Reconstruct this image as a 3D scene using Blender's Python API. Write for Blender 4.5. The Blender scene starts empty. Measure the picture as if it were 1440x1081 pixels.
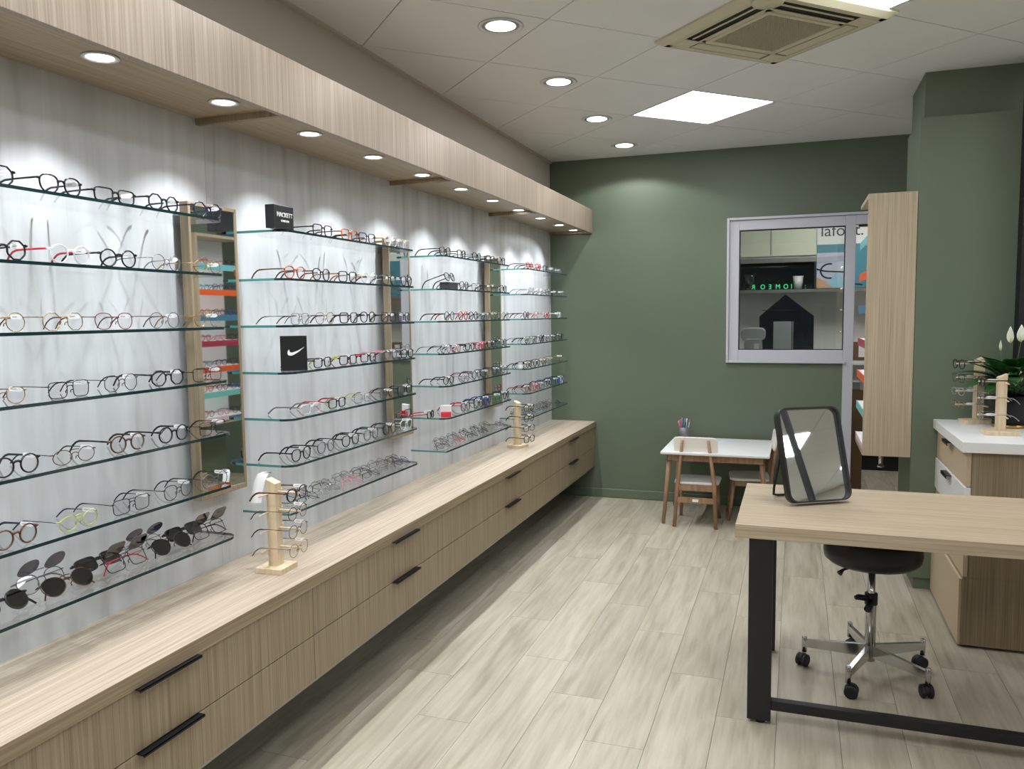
import bpy, math, random
from mathutils import Vector, Matrix
random.seed(7)
PI = math.pi
sc = bpy.context.scene
C = sc.collection

# ------------------------------------------------------------------ camera, world, exposure
def cam_setup():
    yaw, pitch, roll = -0.3410137, -0.0865440, -0.0124388
    f = Vector((math.sin(yaw)*math.cos(pitch), math.cos(yaw)*math.cos(pitch), math.sin(pitch)))
    r = Vector((math.cos(yaw), -math.sin(yaw), 0)); u = r.cross(f)
    r2 = r*math.cos(roll)+u*math.sin(roll); u2 = -r*math.sin(roll)+u*math.cos(roll)
    cd = bpy.data.cameras.new('camera'); co = bpy.data.objects.new('camera', cd); C.objects.link(co)
    cd.sensor_width = 36; cd.lens = 1125.5/1440*36; cd.clip_start = .05; cd.clip_end = 60
    m = Matrix(((r2.x, u2.x, -f.x, 0), (r2.y, u2.y, -f.y, 0), (r2.z, u2.z, -f.z, 1.45), (0, 0, 0, 1)))
    co.matrix_world = m
    sc.camera = co
cam_setup()
w = bpy.data.worlds.new('world'); sc.world = w; w.use_nodes = True
w.node_tree.nodes['Background'].inputs[0].default_value = (.75, .85, 1, 1)
w.node_tree.nodes['Background'].inputs[1].default_value = .08
vs = sc.view_settings
vs.view_transform = 'Standard'; vs.look = 'None'; vs.gamma = 1; vs.use_curve_mapping = False
vs.exposure = 0.1
sc.cycles.max_bounces = 10; sc.cycles.diffuse_bounces = 7; sc.cycles.glossy_bounces = 5
sc.cycles.transparent_max_bounces = 40; sc.cycles.transmission_bounces = 6
sc.cycles.caustics_reflective = False; sc.cycles.caustics_refractive = False
sc.cycles.sample_clamp_indirect = 6
PANEL_E = 15.0       # emission of the square ceiling panels
SPOT_W = 15.0        # ceiling spots
CANOPY_W = 21.0       # small spots under the wooden canopy
LED_E = 9.0

# ------------------------------------------------------------------ room numbers
W = -1.844; D = 6.147; CH = 2.64; XR = 5.9; YF = -2.6; YB = 8.3

# ------------------------------------------------------------------ materials
def s2l(c):
    return tuple(((v/255)/12.92 if v/255 <= .04045 else (((v/255)+.055)/1.055)**2.4) for v in c)
_M = {}
def mat(name, rgb, rough=.5, metal=0, spec=.5, emit=None, es=1, coat=0):
    if name in _M: return _M[name]
    m = bpy.data.materials.new(name); m.use_nodes = True
    b = m.node_tree.nodes['Principled BSDF']; c = s2l(rgb)
    b.inputs['Base Color'].default_value = (*c, 1)
    b.inputs['Roughness'].default_value = rough; b.inputs['Metallic'].default_value = metal
    b.inputs['Specular IOR Level'].default_value = spec
    b.inputs['Coat Weight'].default_value = coat
    if emit:
        b.inputs['Emission Color'].default_value = (*s2l(emit), 1); b.inputs['Emission Strength'].default_value = es
    m.diffuse_color = (*c, 1)
    _M[name] = m
    return m
def nodes(m): return m.node_tree.nodes, m.node_tree.links
def noise_col(m, scale_xyz, stops, detail=4, noise=1.0, bump=0.0, rand=0.0, second=None, rough=None, distort=0.0):
    """procedural streaky colour: noise stretched by scale_xyz -> ramp"""
    N, L = nodes(m); b = N['Principled BSDF']
    tc = N.new('ShaderNodeTexCoord'); mp = N.new('ShaderNodeMapping')
    mp.inputs['Scale'].default_value = scale_xyz
    L.new(tc.outputs['Object'], mp.inputs['Vector'])
    vec = mp.outputs[0]
    if rand:
        oi = N.new('ShaderNodeObjectInfo'); ml = N.new('ShaderNodeMath'); ml.operation = 'MULTIPLY'; ml.inputs[1].default_value = rand
        L.new(oi.outputs['Random'], ml.inputs[0])
        va = N.new('ShaderNodeVectorMath'); va.operation = 'ADD'
        L.new(vec, va.inputs[0]); L.new(ml.outputs[0], va.inputs[1]); vec = va.outputs[0]
    n = N.new('ShaderNodeTexNoise'); n.inputs['Scale'].default_value = noise; n.inputs['Detail'].default_value = detail
    n.inputs['Distortion'].default_value = distort
    L.new(vec, n.inputs['Vector'])
    fac = n.outputs['Fac']
    if second:
        n2 = N.new('ShaderNodeTexNoise'); mp2 = N.new('ShaderNodeMapping'); mp2.inputs['Scale'].default_value = second[0]
        L.new(tc.outputs['Object'], mp2.inputs['Vector'])
        v2 = mp2.outputs[0]
        if rand:
            va2 = N.new('ShaderNodeVectorMath'); va2.operation = 'ADD'
            L.new(v2, va2.inputs[0]); L.new(ml.outputs[0], va2.inputs[1]); v2 = va2.outputs[0]
        L.new(v2, n2.inputs['Vector'])
        n2.inputs['Scale'].default_value = 1; n2.inputs['Detail'].default_value = 3
        mx = N.new('ShaderNodeMix'); mx.data_type = 'FLOAT'; mx.inputs['Factor'].default_value = second[1]
        L.new(fac, mx.inputs[2]); L.new(n2.outputs['Fac'], mx.inputs[3]); fac = mx.outputs[0]
    r = N.new('ShaderNodeValToRGB'); e = r.color_ramp.elements
    while len(e) < len(stops): e.new(.5)
    for el, (p, c) in zip(e, stops):
        el.position = p; el.color = (*s2l(c), 1)
    L.new(fac, r.inputs[0])
    col = r.outputs[0]
    if rand:
        hs = N.new('ShaderNodeHueSaturation'); mr = N.new('ShaderNodeMapRange')
        mr.inputs[3].default_value = .9; mr.inputs[4].default_value = 1.06
        L.new(oi.outputs['Random'], mr.inputs[0]); L.new(mr.outputs[0], hs.inputs['Value']); L.new(col, hs.inputs['Color']); col = hs.outputs[0]
    L.new(col, b.inputs['Base Color'])
    if bump:
        bp = N.new('ShaderNodeBump'); bp.inputs['Strength'].default_value = bump; bp.inputs['Distance'].default_value = .002
        L.new(fac, bp.inputs['Height']); L.new(bp.outputs[0], b.inputs['Normal'])
    return m
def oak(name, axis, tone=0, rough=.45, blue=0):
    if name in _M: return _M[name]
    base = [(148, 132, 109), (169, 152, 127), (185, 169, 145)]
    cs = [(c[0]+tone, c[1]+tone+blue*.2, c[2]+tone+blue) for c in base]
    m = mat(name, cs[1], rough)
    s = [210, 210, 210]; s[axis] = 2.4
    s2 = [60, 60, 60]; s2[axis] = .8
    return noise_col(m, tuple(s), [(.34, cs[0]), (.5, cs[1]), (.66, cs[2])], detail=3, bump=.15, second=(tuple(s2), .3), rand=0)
M_fascia = oak('oak_vertical', 2, -17, blue=12)
M_top = oak('oak_long', 1, 0, .5, blue=9)
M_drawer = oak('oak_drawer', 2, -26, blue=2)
M_desk = oak('oak_desk', 0, 7)
M_cab = oak('oak_cabinet', 2, 10)
M_dark_oak = oak('oak_dark', 2, -30)
M_dark_oak_h = oak('oak_dark_cross', 0, -36)
M_beige = mat('beige_laminate', (190, 171, 143), .5)
M_pine = noise_col(mat('pine', (214, 186, 146), .6), (60, 60, 4), [(.3, (196, 174, 142)), (.7, (220, 202, 174))], detail=2)
M_beech = noise_col(mat('beech', (158, 124, 94), .5), (50, 50, 6), [(.3, (138, 106, 80)), (.7, (168, 134, 104))], detail=2)
def speckle_green():
    m = mat('green_paint', (95, 110, 90), .55)
    return noise_col(m, (1.5, 1.5, 1.5), [(.3, (97, 109, 91)), (.7, (101, 114, 95))], detail=2)
M_green = speckle_green()
M_panel = mat('marble_laminate', (205, 208, 208), .4)
noise_col(M_panel, (1, 9, .9), [(.25, (160, 160, 160)), (.42, (188, 190, 193)), (.58, (200, 203, 207)), (.8, (208, 211, 215))], detail=5, distort=1.2, second=((1, 22, 1.2), .3))
M_upper = mat('greige_paint', (196, 190, 180), .8)
M_white_wall = mat('white_paint', (232, 231, 228), .8)
M_tile = noise_col(mat('ceiling_tile', (224, 226, 228), .9), (3, 3, 3), [(.3, (222, 224, 226)), (.7, (226, 228, 230))])
M_grid = mat('ceiling_grid', (84, 82, 78), .8)
M_plank = mat('oak_effect_tile', (190, 180, 160), .42)
noise_col(M_plank, (13, 1.6, 1), [(.26, (132, 124, 106)), (.42, (156, 148, 130)), (.56, (171, 164, 147)), (.75, (186, 180, 165))], detail=7, distort=1.0, rand=40, second=((60, 3.5, 1), .34), bump=.08)
M_grout = mat('grout', (150, 142, 128), .8)
M_black = mat('black_metal', (22, 22, 24), .42)
M_blackmatte = mat('black_matte', (16, 17, 20), .6)
M_bronze = mat('handle_metal', (40, 40, 48), .32, .7)
M_chrome = mat('chrome', (200, 200, 200), .14, 1)
M_alu = mat('alu_strip', (150, 150, 146), .35, .8)
M_white = mat('white_lacquer', (225, 226, 226), .35)
M_whiteplastic = mat('white_plastic', (212, 213, 218), .4)
M_frame = mat('white_frame', (196, 196, 206), .4)
M_cream = mat('cream_plastic', (196, 190, 166), .5)
M_leather = mat('black_leather', (20, 20, 21), .4)
M_mirror = mat('mirror_silver', (235, 240, 238), .02, 1)
M_cupb = mat('cream_cupboard', (205, 208, 190), .3)
M_paper = mat('paper', (235, 235, 235), .7)
M_glow = mat('panel_glow', (255, 255, 255), .5, emit=(249, 252, 255), es=PANEL_E)
M_lamp = mat('lamp_glow', (255, 255, 255), .5, emit=(255, 252, 244), es=14)
M_led = mat('led_glow', (255, 255, 255), .5, emit=(255, 250, 250), es=LED_E)
def thin_glass(name, tint, ior=1.5, gl_rough=0.0, tr=.97):
    if name in _M: return _M[name]
    m = bpy.data.materials.new(name); m.use_nodes = True; N, L = nodes(m); N.clear()
    o = N.new('ShaderNodeOutputMaterial'); mx = N.new('ShaderNodeMixShader'); t = N.new('ShaderNodeBsdfTransparent'); g = N.new('ShaderNodeBsdfGlossy')
    f0 = ((ior-1)/(ior+1))**2
    lw = N.new('ShaderNodeLayerWeight'); lw.inputs[0].default_value = .5
    pw = N.new('ShaderNodeMath'); pw.operation = 'POWER'; pw.inputs[1].default_value = 5
    fr = N.new('ShaderNodeMath'); fr.operation = 'MULTIPLY_ADD'; fr.inputs[1].default_value = 1-f0; fr.inputs[2].default_value = f0
    L.new(lw.outputs['Facing'], pw.inputs[0]); L.new(pw.outputs[0], fr.inputs[0])
    t.inputs[0].default_value = (*[v*tr for v in s2l(tint)], 1); g.inputs['Roughness'].default_value = gl_rough
    g.inputs[0].default_value = (1, 1, 1, 1)
    L.new(fr.outputs[0], mx.inputs[0]); L.new(t.outputs[0], mx.inputs[1]); L.new(g.outputs[0], mx.inputs[2]); L.new(mx.outputs[0], o.inputs[0])
    _M[name] = m; return m
M_shelf = thin_glass('shelf_glass', (254, 255, 255), 1.3, tr=1.0)
M_pane = thin_glass('window_glass', (244, 248, 246), 1.6)
M_lens = thin_glass('lens_clear', (254, 254, 255), 1.55, tr=.995)
M_lens_dark = thin_glass('lens_dark', (44, 44, 50), 1.9)
M_lens_brown = thin_glass('lens_brown', (62, 48, 36), 1.9)
M_lens_grey = thin_glass('lens_grey', (128, 124, 146), 2.0)
M_lens_blue = thin_glass('lens_blue', (44, 56, 68), 1.9)
def edge_glass():
    m = mat('shelf_edge', (22, 50, 52), .08, 0, .8)
    return m
M_edge = edge_glass()
M_edge2 = mat('shelf_edge_pale', (70, 140, 136), .1, 0, .8)
M_jar = thin_glass('jar_glass', (225, 230, 228), 1.5)
def barcode():
    m = mat('tag_print', (238, 238, 240), .6); N, L = nodes(m)
    tc = N.new('ShaderNodeTexCoord'); wv = N.new('ShaderNodeTexWave'); wv.inputs['Scale'].default_value = 260; wv.inputs['Distortion'].default_value = 6
    wv.bands_direction = 'X'
    sp = N.new('ShaderNodeSeparateXYZ'); L.new(tc.outputs['Object'], sp.inputs[0])
    a = N.new('ShaderNodeMath'); a.operation = 'COMPARE'; a.inputs[1].default_value = 0.0; a.inputs[2].default_value = .0016; L.new(sp.outputs[2], a.inputs[0])
    b_ = N.new('ShaderNodeMath'); b_.operation = 'COMPARE'; b_.inputs[1].default_value = -.006; b_.inputs[2].default_value = .008; L.new(sp.outputs[0], b_.inputs[0])
    g = N.new('ShaderNodeMath'); g.operation = 'GREATER_THAN'; g.inputs[1].default_value = .5
    L.new(tc.outputs['Object'], wv.inputs[0]); L.new(wv.outputs['Fac'], g.inputs[0])
    m1 = N.new('ShaderNodeMath'); m1.operation = 'MULTIPLY'; L.new(a.outputs[0], m1.inputs[0]); L.new(b_.outputs[0], m1.inputs[1])
    m2 = N.new('ShaderNodeMath'); m2.operation = 'MULTIPLY'; L.new(m1.outputs[0], m2.inputs[0]); L.new(g.outputs[0], m2.inputs[1])
    mx = N.new('ShaderNodeMix'); mx.data_type = 'RGBA'; mx.inputs[6].default_value = (.93, .93, .95, 1); mx.inputs[7].default_value = (.05, .05, .06, 1)
    L.new(m2.outputs[0], mx.inputs[0]); L.new(mx.outputs[2], N['Principled BSDF'].inputs['Base Color'])
    return m
M_tag = barcode()

# ------------------------------------------------------------------ mesh helpers
class MB:
    def __init__(s): s.v = []; s.f = []; s.mi = []; s.sm = []
    def add(s, vs_, fs_, mi=0, smooth=False):
        o = len(s.v); s.v += [tuple(p) for p in vs_]
        for f in fs_: s.f.append(tuple(i+o for i in f)); s.mi.append(mi); s.sm.append(smooth)
        return s
    def box(s, x0, x1, y0, y1, z0, z1, mi=0, M=None):
        vs_ = [Vector(p) for p in ((x0,y0,z0),(x1,y0,z0),(x1,y1,z0),(x0,y1,z0),(x0,y0,z1),(x1,y0,z1),(x1,y1,z1),(x0,y1,z1))]
        if M is not None: vs_ = [M @ p for p in vs_]
        return s.add(vs_, [(3,2,1,0),(4,5,6,7),(0,1,5,4),(1,2,6,5),(2,3,7,6),(3,0,4,7)], mi)
    def prism(s, poly, z0, z1, mi=0, M=None, smooth_side=False):
        n = len(poly)
        vs_ = [Vector((p[0], p[1], z0)) for p in poly]+[Vector((p[0], p[1], z1)) for p in poly]
        if M is not None: vs_ = [M @ p for p in vs_]
        o = len(s.v)
        s.add(vs_, [tuple(range(n-1, -1, -1)), tuple(range(n, 2*n))], mi)
        for i in range(n):
            s.f.append((o+i, o+(i+1) % n, o+n+(i+1) % n, o+n+i)); s.mi.append(mi); s.sm.append(smooth_side)
        return s
    def tube(s, pts, r, seg=6, closed=False, caps=True, mi=0, ry=None, up=None):
        pts = [Vector(p) for p in pts]; n = len(pts)
        rs = r if isinstance(r, (list, tuple)) else [r]*n
        rys = ry if isinstance(ry, (list, tuple)) else ([ry]*n if ry else rs)
        up0 = Vector(up) if up else None
        rings = []; prev = None
        for i, p in enumerate(pts):
            if closed: t = (pts[(i+1) % n]-pts[i-1])
            else: t = pts[min(i+1, n-1)]-pts[max(i-1, 0)]
            t.normalize()
            if up0 is not None: a = up0-t*up0.dot(t)
            elif prev is None:
                a = Vector((0, 0, 1)) if abs(t.z) < .9 else Vector((1, 0, 0)); a = a-t*a.dot(t)
            else: a = prev-t*prev.dot(t)
            if a.length < 1e-6: a = Vector((0, 1, 0)) if abs(t.y) < .9 else Vector((1, 0, 0)); a = a-t*a.dot(t)
            a.normalize(); prev = a; b = t.cross(a)
            rings.append([p+a*(math.cos(2*PI*k/seg)*rs[i])+b*(math.sin(2*PI*k/seg)*rys[i]) for k in range(seg)])
        vs_ = [q for rg in rings for q in rg]; fs_ = []
        m = n if closed else n-1
        for i in range(m):
            j = (i+1) % n
            for k in range(seg):
                fs_.append((i*seg+k, i*seg+(k+1) % seg, j*seg+(k+1) % seg, j*seg+k))
        s.add(vs_, fs_, mi, True)
        if caps and not closed:
            o = len(s.v)-n*seg
            s.f.append(tuple(o+k for k in range(seg-1, -1, -1))); s.mi.append(mi); s.sm.append(False)
            s.f.append(tuple(o+(n-1)*seg+k for k in range(seg))); s.mi.append(mi); s.sm.append(False)
        return s
    def lathe(s, prof, seg=24, cx=0, cy=0, mi=0, smooth=True, M=None):
        o = len(s.v); n = len(prof); vs_ = []
        for r, z in prof:
            for k in range(seg):
                a = 2*PI*k/seg; p = Vector((cx+r*math.cos(a), cy+r*math.sin(a), z)); vs_.append(M @ p if M is not None else p)
        fs_ = [(i*seg+k, i*seg+(k+1) % seg, (i+1)*seg+(k+1) % seg, (i+1)*seg+k) for i in range(n-1) for k in range(seg)]
        s.add(vs_, fs_, mi, smooth)
        if prof[0][0] > 1e-4: s.f.append(tuple(o+k for k in range(seg-1, -1, -1))); s.mi.append(mi); s.sm.append(False)
        if prof[-1][0] > 1e-4: s.f.append(tuple(o+(n-1)*seg+k for k in range(seg))); s.mi.append(mi); s.sm.append(False)
        return s
    def mesh(s, name, mats):
        me = bpy.data.meshes.new(name); me.from_pydata(s.v, [], s.f)
        for m in (mats if isinstance(mats, (list, tuple)) else [mats]): me.materials.append(m)
        me.polygons.foreach_set('material_index', s.mi); me.polygons.foreach_set('use_smooth', s.sm); me.update()
        return me
    def build(s, name, mats, parent=None, loc=(0, 0, 0), rot=(0, 0, 0), bevel=0, bseg=2, **tags):
        return obj(name, s.mesh(name, mats), parent, loc, rot, bevel, bseg, **tags)
def obj(name, me, parent=None, loc=(0, 0, 0), rot=(0, 0, 0), bevel=0, bseg=2, **tags):
    o = bpy.data.objects.new(name, me); C.objects.link(o); o.location = loc; o.rotation_euler = rot
    if parent: o.parent = parent
    if bevel:
        b = o.modifiers.new('bevel', 'BEVEL'); b.width = bevel; b.segments = bseg; b.limit_method = 'ANGLE'; b.angle_limit = .6
    for k, v in tags.items(): o[k] = v
    return o
def B(*a, **k): return MB().box(*a, **k)
def thing(name, label, cat, loc=(0, 0, 0), rotz=0, group=None, rot=None):
    o = bpy.data.objects.new(name, None); C.objects.link(o); o.location = loc; o.rotation_euler = rot or (0, 0, rotz)
    o.empty_display_size = .05
    o['label'] = label; o['category'] = cat
    if group: o['group'] = group
    return o
def struct(name, mb, m, **k):
    o = mb.build(name, m, **k); o['kind'] = 'structure'; return o
def copy_thing(root, loc, rot, label=None, group=None):
    r = root.copy(); C.objects.link(r); r.location = loc; r.rotation_euler = rot
    if label: r['label'] = label
    if group: r['group'] = group
    for ch in list(root.children):
        c = ch.copy(); C.objects.link(c); c.parent = r
        for g in list(ch.children):
            d = g.copy(); C.objects.link(d); d.parent = c
    return r
def spot(parent, loc, energy, angle, blend=.5, radius=.02, col=(.975, .985, 1.0), rot=(0, 0, 0), name='lamp_light'):
    l = bpy.data.lights.new(name, 'SPOT'); l.energy = energy; l.spot_size = math.radians(angle); l.spot_blend = blend
    l.shadow_soft_size = radius; l.color = col
    o = bpy.data.objects.new(name, l); C.objects.link(o); o.location = loc; o.rotation_euler = rot; o.parent = parent
    return o
def text_mesh(txt, size, m, name, parent, loc, rot, extrude=.0006, align='CENTER', sx=1.0):
    cu = bpy.data.curves.new(name, 'FONT'); cu.body = txt; cu.size = size; cu.extrude = extrude; cu.align_x = align; cu.align_y = 'CENTER'
    cu.resolution_u = 3
    t = bpy.data.objects.new(name, cu); C.objects.link(t)
    dg = bpy.context.evaluated_depsgraph_get(); me = bpy.data.meshes.new_from_object(t.evaluated_get(dg))
    bpy.data.objects.remove(t); me.materials.clear(); me.materials.append(m)
    o = obj(name, me, parent, loc, rot); o.scale = (sx, 1, 1)
    return o
def clip(poly, x0, x1, y0, y1):
    for ax, lim, sg in ((0, x0, 1), (0, x1, -1), (1, y0, 1), (1, y1, -1)):
        out = []
        for i in range(len(poly)):
            a, b = poly[i-1], poly[i]
            ia, ib = sg*(a[ax]-lim) >= 0, sg*(b[ax]-lim) >= 0
            if ia != ib:
                t = (lim-a[ax])/(b[ax]-a[ax]); out.append((a[0]+t*(b[0]-a[0]), a[1]+t*(b[1]-a[1])))
            if ib: out.append(b)
        poly = out
        if len(poly) < 3: return []
    return poly

# ================================================================== STRUCTURE
floor = struct('floor', B(W-.15, XR+.1, YF-.1, YB+.1, -.1, -.012), M_grout)
PW, PL = .2065, 1.008
offs = [2.857, 2.533, 3.15]
planks = {}
rest = MB()
for i in range(-3, 37):
    x0 = -1.487+PW*(i-0); x1 = x0+PW
    cx0, cx1 = max(x0, W), min(x1, XR)
    if cx1-cx0 < .01: continue
    off = {0: 2.86, 1: 2.53, 2: 3.135, 3: 2.85, 4: 2.548, 5: 3.16, 6: 2.857, 7: 3.55}.get(i, offs[i % 3])
    k0 = math.floor((YF-off)/PL)
    for k in range(k0, 16):
        y0 = off+k*PL; y1 = y0+PL
        a, b = max(y0, YF), min(y1, YB)
        if b-a < .02: continue
        vis = b > 1.3 and cx0 < 1.2+.18*b and cx1 > W
        if vis:
            B(cx0+.0007, cx1-.0007, a+.0007, b-.0007, -.012, 0).build('floor_plank', M_plank, floor)
        else:
            rest.box(cx0+.001, cx1-.001, a+.001, b-.001, -.012, 0)
o = rest.build('floor_planks_beyond', M_plank, floor); o['kind'] = 'stuff'

H = .42426
GX, GY = -.969, 4.064
ceiling = struct('ceiling', B(W-.15, XR+.1, YF-.1, D+.1, CH+.014, CH+.1), M_grid)
skip = {(1, 2), (3, -2), (2, -1), (3, -6), (7, 0), (1, -8), (12, -7), (11, -2), (15, -6), (15, -10), (11, -12)}       # panels and air unit (centre i,j)
restc = MB()
for i in range(-4, 18):
    for j in range(-17, 8):
        if (i+j) % 2 == 0: continue
        if (i, j) in skip: continue
        cx, cy = GX+i*H, GY+j*H; h = H-.0036
        poly = clip([(cx-h, cy), (cx, cy-h), (cx+h, cy), (cx, cy+h)], W, XR, YF, D)
        if not poly: continue
        if cy > 1.9 and cx < 1.9:
            MB().prism(poly, CH, CH+.012).build('ceiling_tile', M_tile, ceiling)
        else: restc.prism(poly, CH, CH+.012)
o = restc.build('ceiling_tiles_beyond', M_tile, ceiling); o['kind'] = 'stuff'

# left wall : greige wall with marble panels below the canopy
struct('wall_left', B(W-.15, W-.012, YF, D+.1, 0, CH+.05), M_upper)
wl2 = B(W-.013, W-.001, YF, D, 2.11, CH).build('wall_upper_face', M_upper, bpy.data.objects['wall_left'])
for k in range(-3, 4):
    y0 = 2.2+1.307*(k-1)+.0006; y1 = min(y0+1.3058, D)
    if k == 3: y1 = D
    B(W-.012, W, y0, y1, 0, 2.112).build('wall_panel', M_panel, bpy.data.objects['wall_left'])
# cornice line along the ceiling
struct('trim_1', B(W, W+.018, YF, D, CH-.012, CH), M_upper)
# back wall pieces
wb = struct('wall_back', B(W-.1, -.487, D, D+.1, 0, CH+.05).box(-.487, 1.25, D, D+.1, 2.135, CH+.05).box(-.487, .335, D, D+.1, 0, 1.078).box(1.25, XR, D, D+.1, 0, CH+.05), M_green)
struct('baseboard_back', B(-1.844, .335, D-.014, D, 0, .072), M_green, bevel=.006, bseg=3)
# right pillar
pil = struct('wall_pillar', B(.57, 1.55, 4.533, 5.03, .062, 2.401).box(.594, 1.53, 4.61, 5.08, 2.40, CH+.03).box(.60, 1.53, 4.545, 5.02, 0, .062), M_green)
struct('wall_right', B(XR, XR+.1, YF, YB, 0, CH+.05), M_upper)
struct('trim_3', B(1.04, 1.068, 2.735, 2.763, 0, CH), M_blackmatte)
# front (behind the camera) with a wide shop window
struct('wall_front', B(W-.15, W+.5, YF-.1, YF, 0, CH+.05).box(XR-.5, XR+.1, YF-.1, YF, 0, CH+.05).box(W+.5, XR-.5, YF-.1, YF, 2.3, CH+.05).box(W+.5, XR-.5, YF-.1, YF, 0, .35), M_white_wall)
wf = B(W+.5, XR-.5, YF-.06, YF-.01, .35, .40)
for x in (W+.5, .4, 2.1, XR-.55): wf.box(x, x+.05, YF-.06, YF-.01, .35, 2.3)
wf.box(W+.5, XR-.5, YF-.06, YF-.01, 2.25, 2.3)
o = struct('window_2', wf, M_black); B(W+.5, XR-.5, YF-.04, YF-.034, .4, 2.25).build('window_pane', M_pane, o)
# black upright at the right edge of the pillar
struct('trim_2', B(1.008, 1.09, 4.45, 4.532, .0, 2.62), M_blackmatte, bevel=.003)

# window and door frame in the back wall
win = struct('window_1', B(-.487, -.469, D-.03, D+.06, 1.078, 2.135).box(-.469, .43, D-.03, D+.06, 2.117, 2.135).box(-.469, .335, D-.03, D+.06, 1.078, 1.096)
    .box(-.469, -.40, D-.012, D+.06, 1.096, 2.117).box(-.40, .318, D-.012, D+.06, 2.045, 2.117).box(-.40, .318, D-.012, D+.06, 1.096, 1.172), M_frame, bevel=.003)
B(-.40, -.394, D+.0, D+.03, 1.172, 2.045).box(.312, .318, D, D+.03, 1.172, 2.045).box(-.394, .312, D, D+.03, 2.039, 2.045).box(-.394, .312, D, D+.03, 1.172, 1.178).build('window_gasket', M_blackmatte, win)
B(-.396, .314, D+.012, D+.018, 1.176, 2.041).build('window_pane', M_pane, win)
door = struct('door_1', B(.318, .385, D-.012, D+.08, 0, 2.117).box(.385, 1.25, D-.012, D+.08, 2.05, 2.117).box(.43, 1.25, D-.03, D+.06, 2.117, 2.135).box(1.17, 1.25, D-.03, D+.08, 0, 2.05), M_frame, bevel=.003)
B(.402, 1.17, D+.0, D+.05, 2.036, 2.052).build('door_gasket', M_blackmatte, door)

# back room
struct('wall_room_beyond', B(-1.2, XR, YB, YB+.1, 0, 2.5).box(-1.3, -1.2, D+.1, YB, 0, 2.5).box(2.2, 2.3, D+.1, YB, 0, 2.5), M_white_wall)
struct('ceiling_room_beyond', B(-1.3, 2.3, D+.1, YB+.1, 2.5, 2.6), M_tile)

# canopy (fascia + soffit + ribs) is fixed joinery
can = thing('wall_canopy', 'long pale oak canopy with small downlights running above the eyewear shelves', 'canopy', (W, 1.8, 2.07))
def loc_box(x0, x1, y0, y1, z0, z1, R): return B(x0-R[0], x1-R[0], y0-R[1], y1-R[1], z0-R[2], z1-R[2])
CR = (W, 1.8, 2.07)
loc_box(-1.523, -1.503, YF+.02, D-.002, 2.074, 2.255, CR).build('fascia_board', M_fascia, can, bevel=.0012, bseg=1)
M_soffit = oak('oak_soffit', 1, -4, .35)
loc_box(W+.001, -1.524, YF+.02, D-.002, 2.095, 2.112, CR).build('soffit_board', M_soffit, can)
for y in (-1.75, -.44, .865, 2.172, 3.49, 4.80, 6.125):
    loc_box(W+.001, -1.524, y-.009, y+.009, 2.0745, 2.0948, CR).build('rib', M_dark_oak, can)

# ================================================================== LAMPS
def downlight_proto():
    t = thing('downlight', 'x', 'light')
    MB().lathe([(.043, 0), (.045, -.003), (.036, -.004), (.030, .0), (.030, .004)], 28).build('trim_ring', M_whiteplastic, t)
    MB().lathe([(.001, -.0005), (.028, -.0005), (.029, -.002), (.001, -.0045)][::-1], 24).build('lamp_lens', M_lamp, t)
    spot(t, (0, 0, -.012), CANOPY_W, 106, .75, .009, (.93, .97, 1.0))
    return t
n_dl = 0
ordn = ['first', 'second', 'third', 'fourth', 'fifth', 'sixth', 'seventh', 'eighth', 'ninth', 'tenth', 'eleventh', 'twelfth', 'thirteenth', 'fourteenth']
proto = None
for k in range(-8, 11):
    y = 1.58+.4515*k
    if k == 10: y = 6.03
    lab = ('small round downlight under the oak canopy, %s from the left edge' % ordn[k]) if k >= 0 else 'small round downlight under the oak canopy, %s beyond the left edge of view' % ordn[-k-1]
    if proto is None:
        proto = downlight_proto(); t = proto; t.location = (-1.625, y, 2.0948); t['label'] = lab; t['group'] = 'downlights under the canopy'
    else:
        t = copy_thing(proto, (-1.625, y, 2.0948), (0, 0, 0), lab, 'downlights under the canopy')
        if k >= 9:
            for ch in t.children:
                if ch.type == 'LIGHT': ch.rotation_euler = (-math.radians(34 if k == 10 else 14), 0, 0)

def ceiling_spot_proto():
    t = thing('ceiling_spotlight', 'x', 'light')
    MB().lathe([(.092, 0), (.095, -.004), (.086, -.006), (.074, -.001), (.074, .003)], 36).build('trim_ring', M_whiteplastic, t)
    MB().lathe([(.073, .0), (.072, -.004), (.066, -.003)], 36).build('reflector', M_chrome, t)
    MB().lathe([(.001, -.0060), (.058, -.0045), (.066, -.001)], 28).build('lamp_lens', M_lamp, t)
    spot(t, (0, 0, -.02), SPOT_W, 143, .2, .03)
    return t
sp = None
spots = [(-1.17, 3.212), (-1.17, 4.07), (-1.17, 4.912), (-1.17, 5.742), (-1.17, 2.365), (-1.17, 1.52), (-1.17, .67), (-1.17, -.18), (-1.17, -1.03)]
sl = ['nearest and largest round spotlight in the ceiling above the shelves', 'second nearest round spotlight in the ceiling row above the shelves', 'third round spotlight in the ceiling row, left of the glowing panel', 'farthest and smallest round ceiling spotlight, beside the green wall']
for i, (x, y) in enumerate(spots):
    lab = sl[i] if i < 4 else 'round ceiling spotlight above and behind the viewer, %s beyond the frame' % ordn[i-4]
    if sp is None: sp = ceiling_spot_proto(); sp.location = (x, y, CH-.0003); sp['label'] = lab; sp['group'] = 'round ceiling spotlights'
    else: copy_thing(sp, (x, y, CH-.0003), (0, 0, 0), lab, 'round ceiling spotlights')

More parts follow.
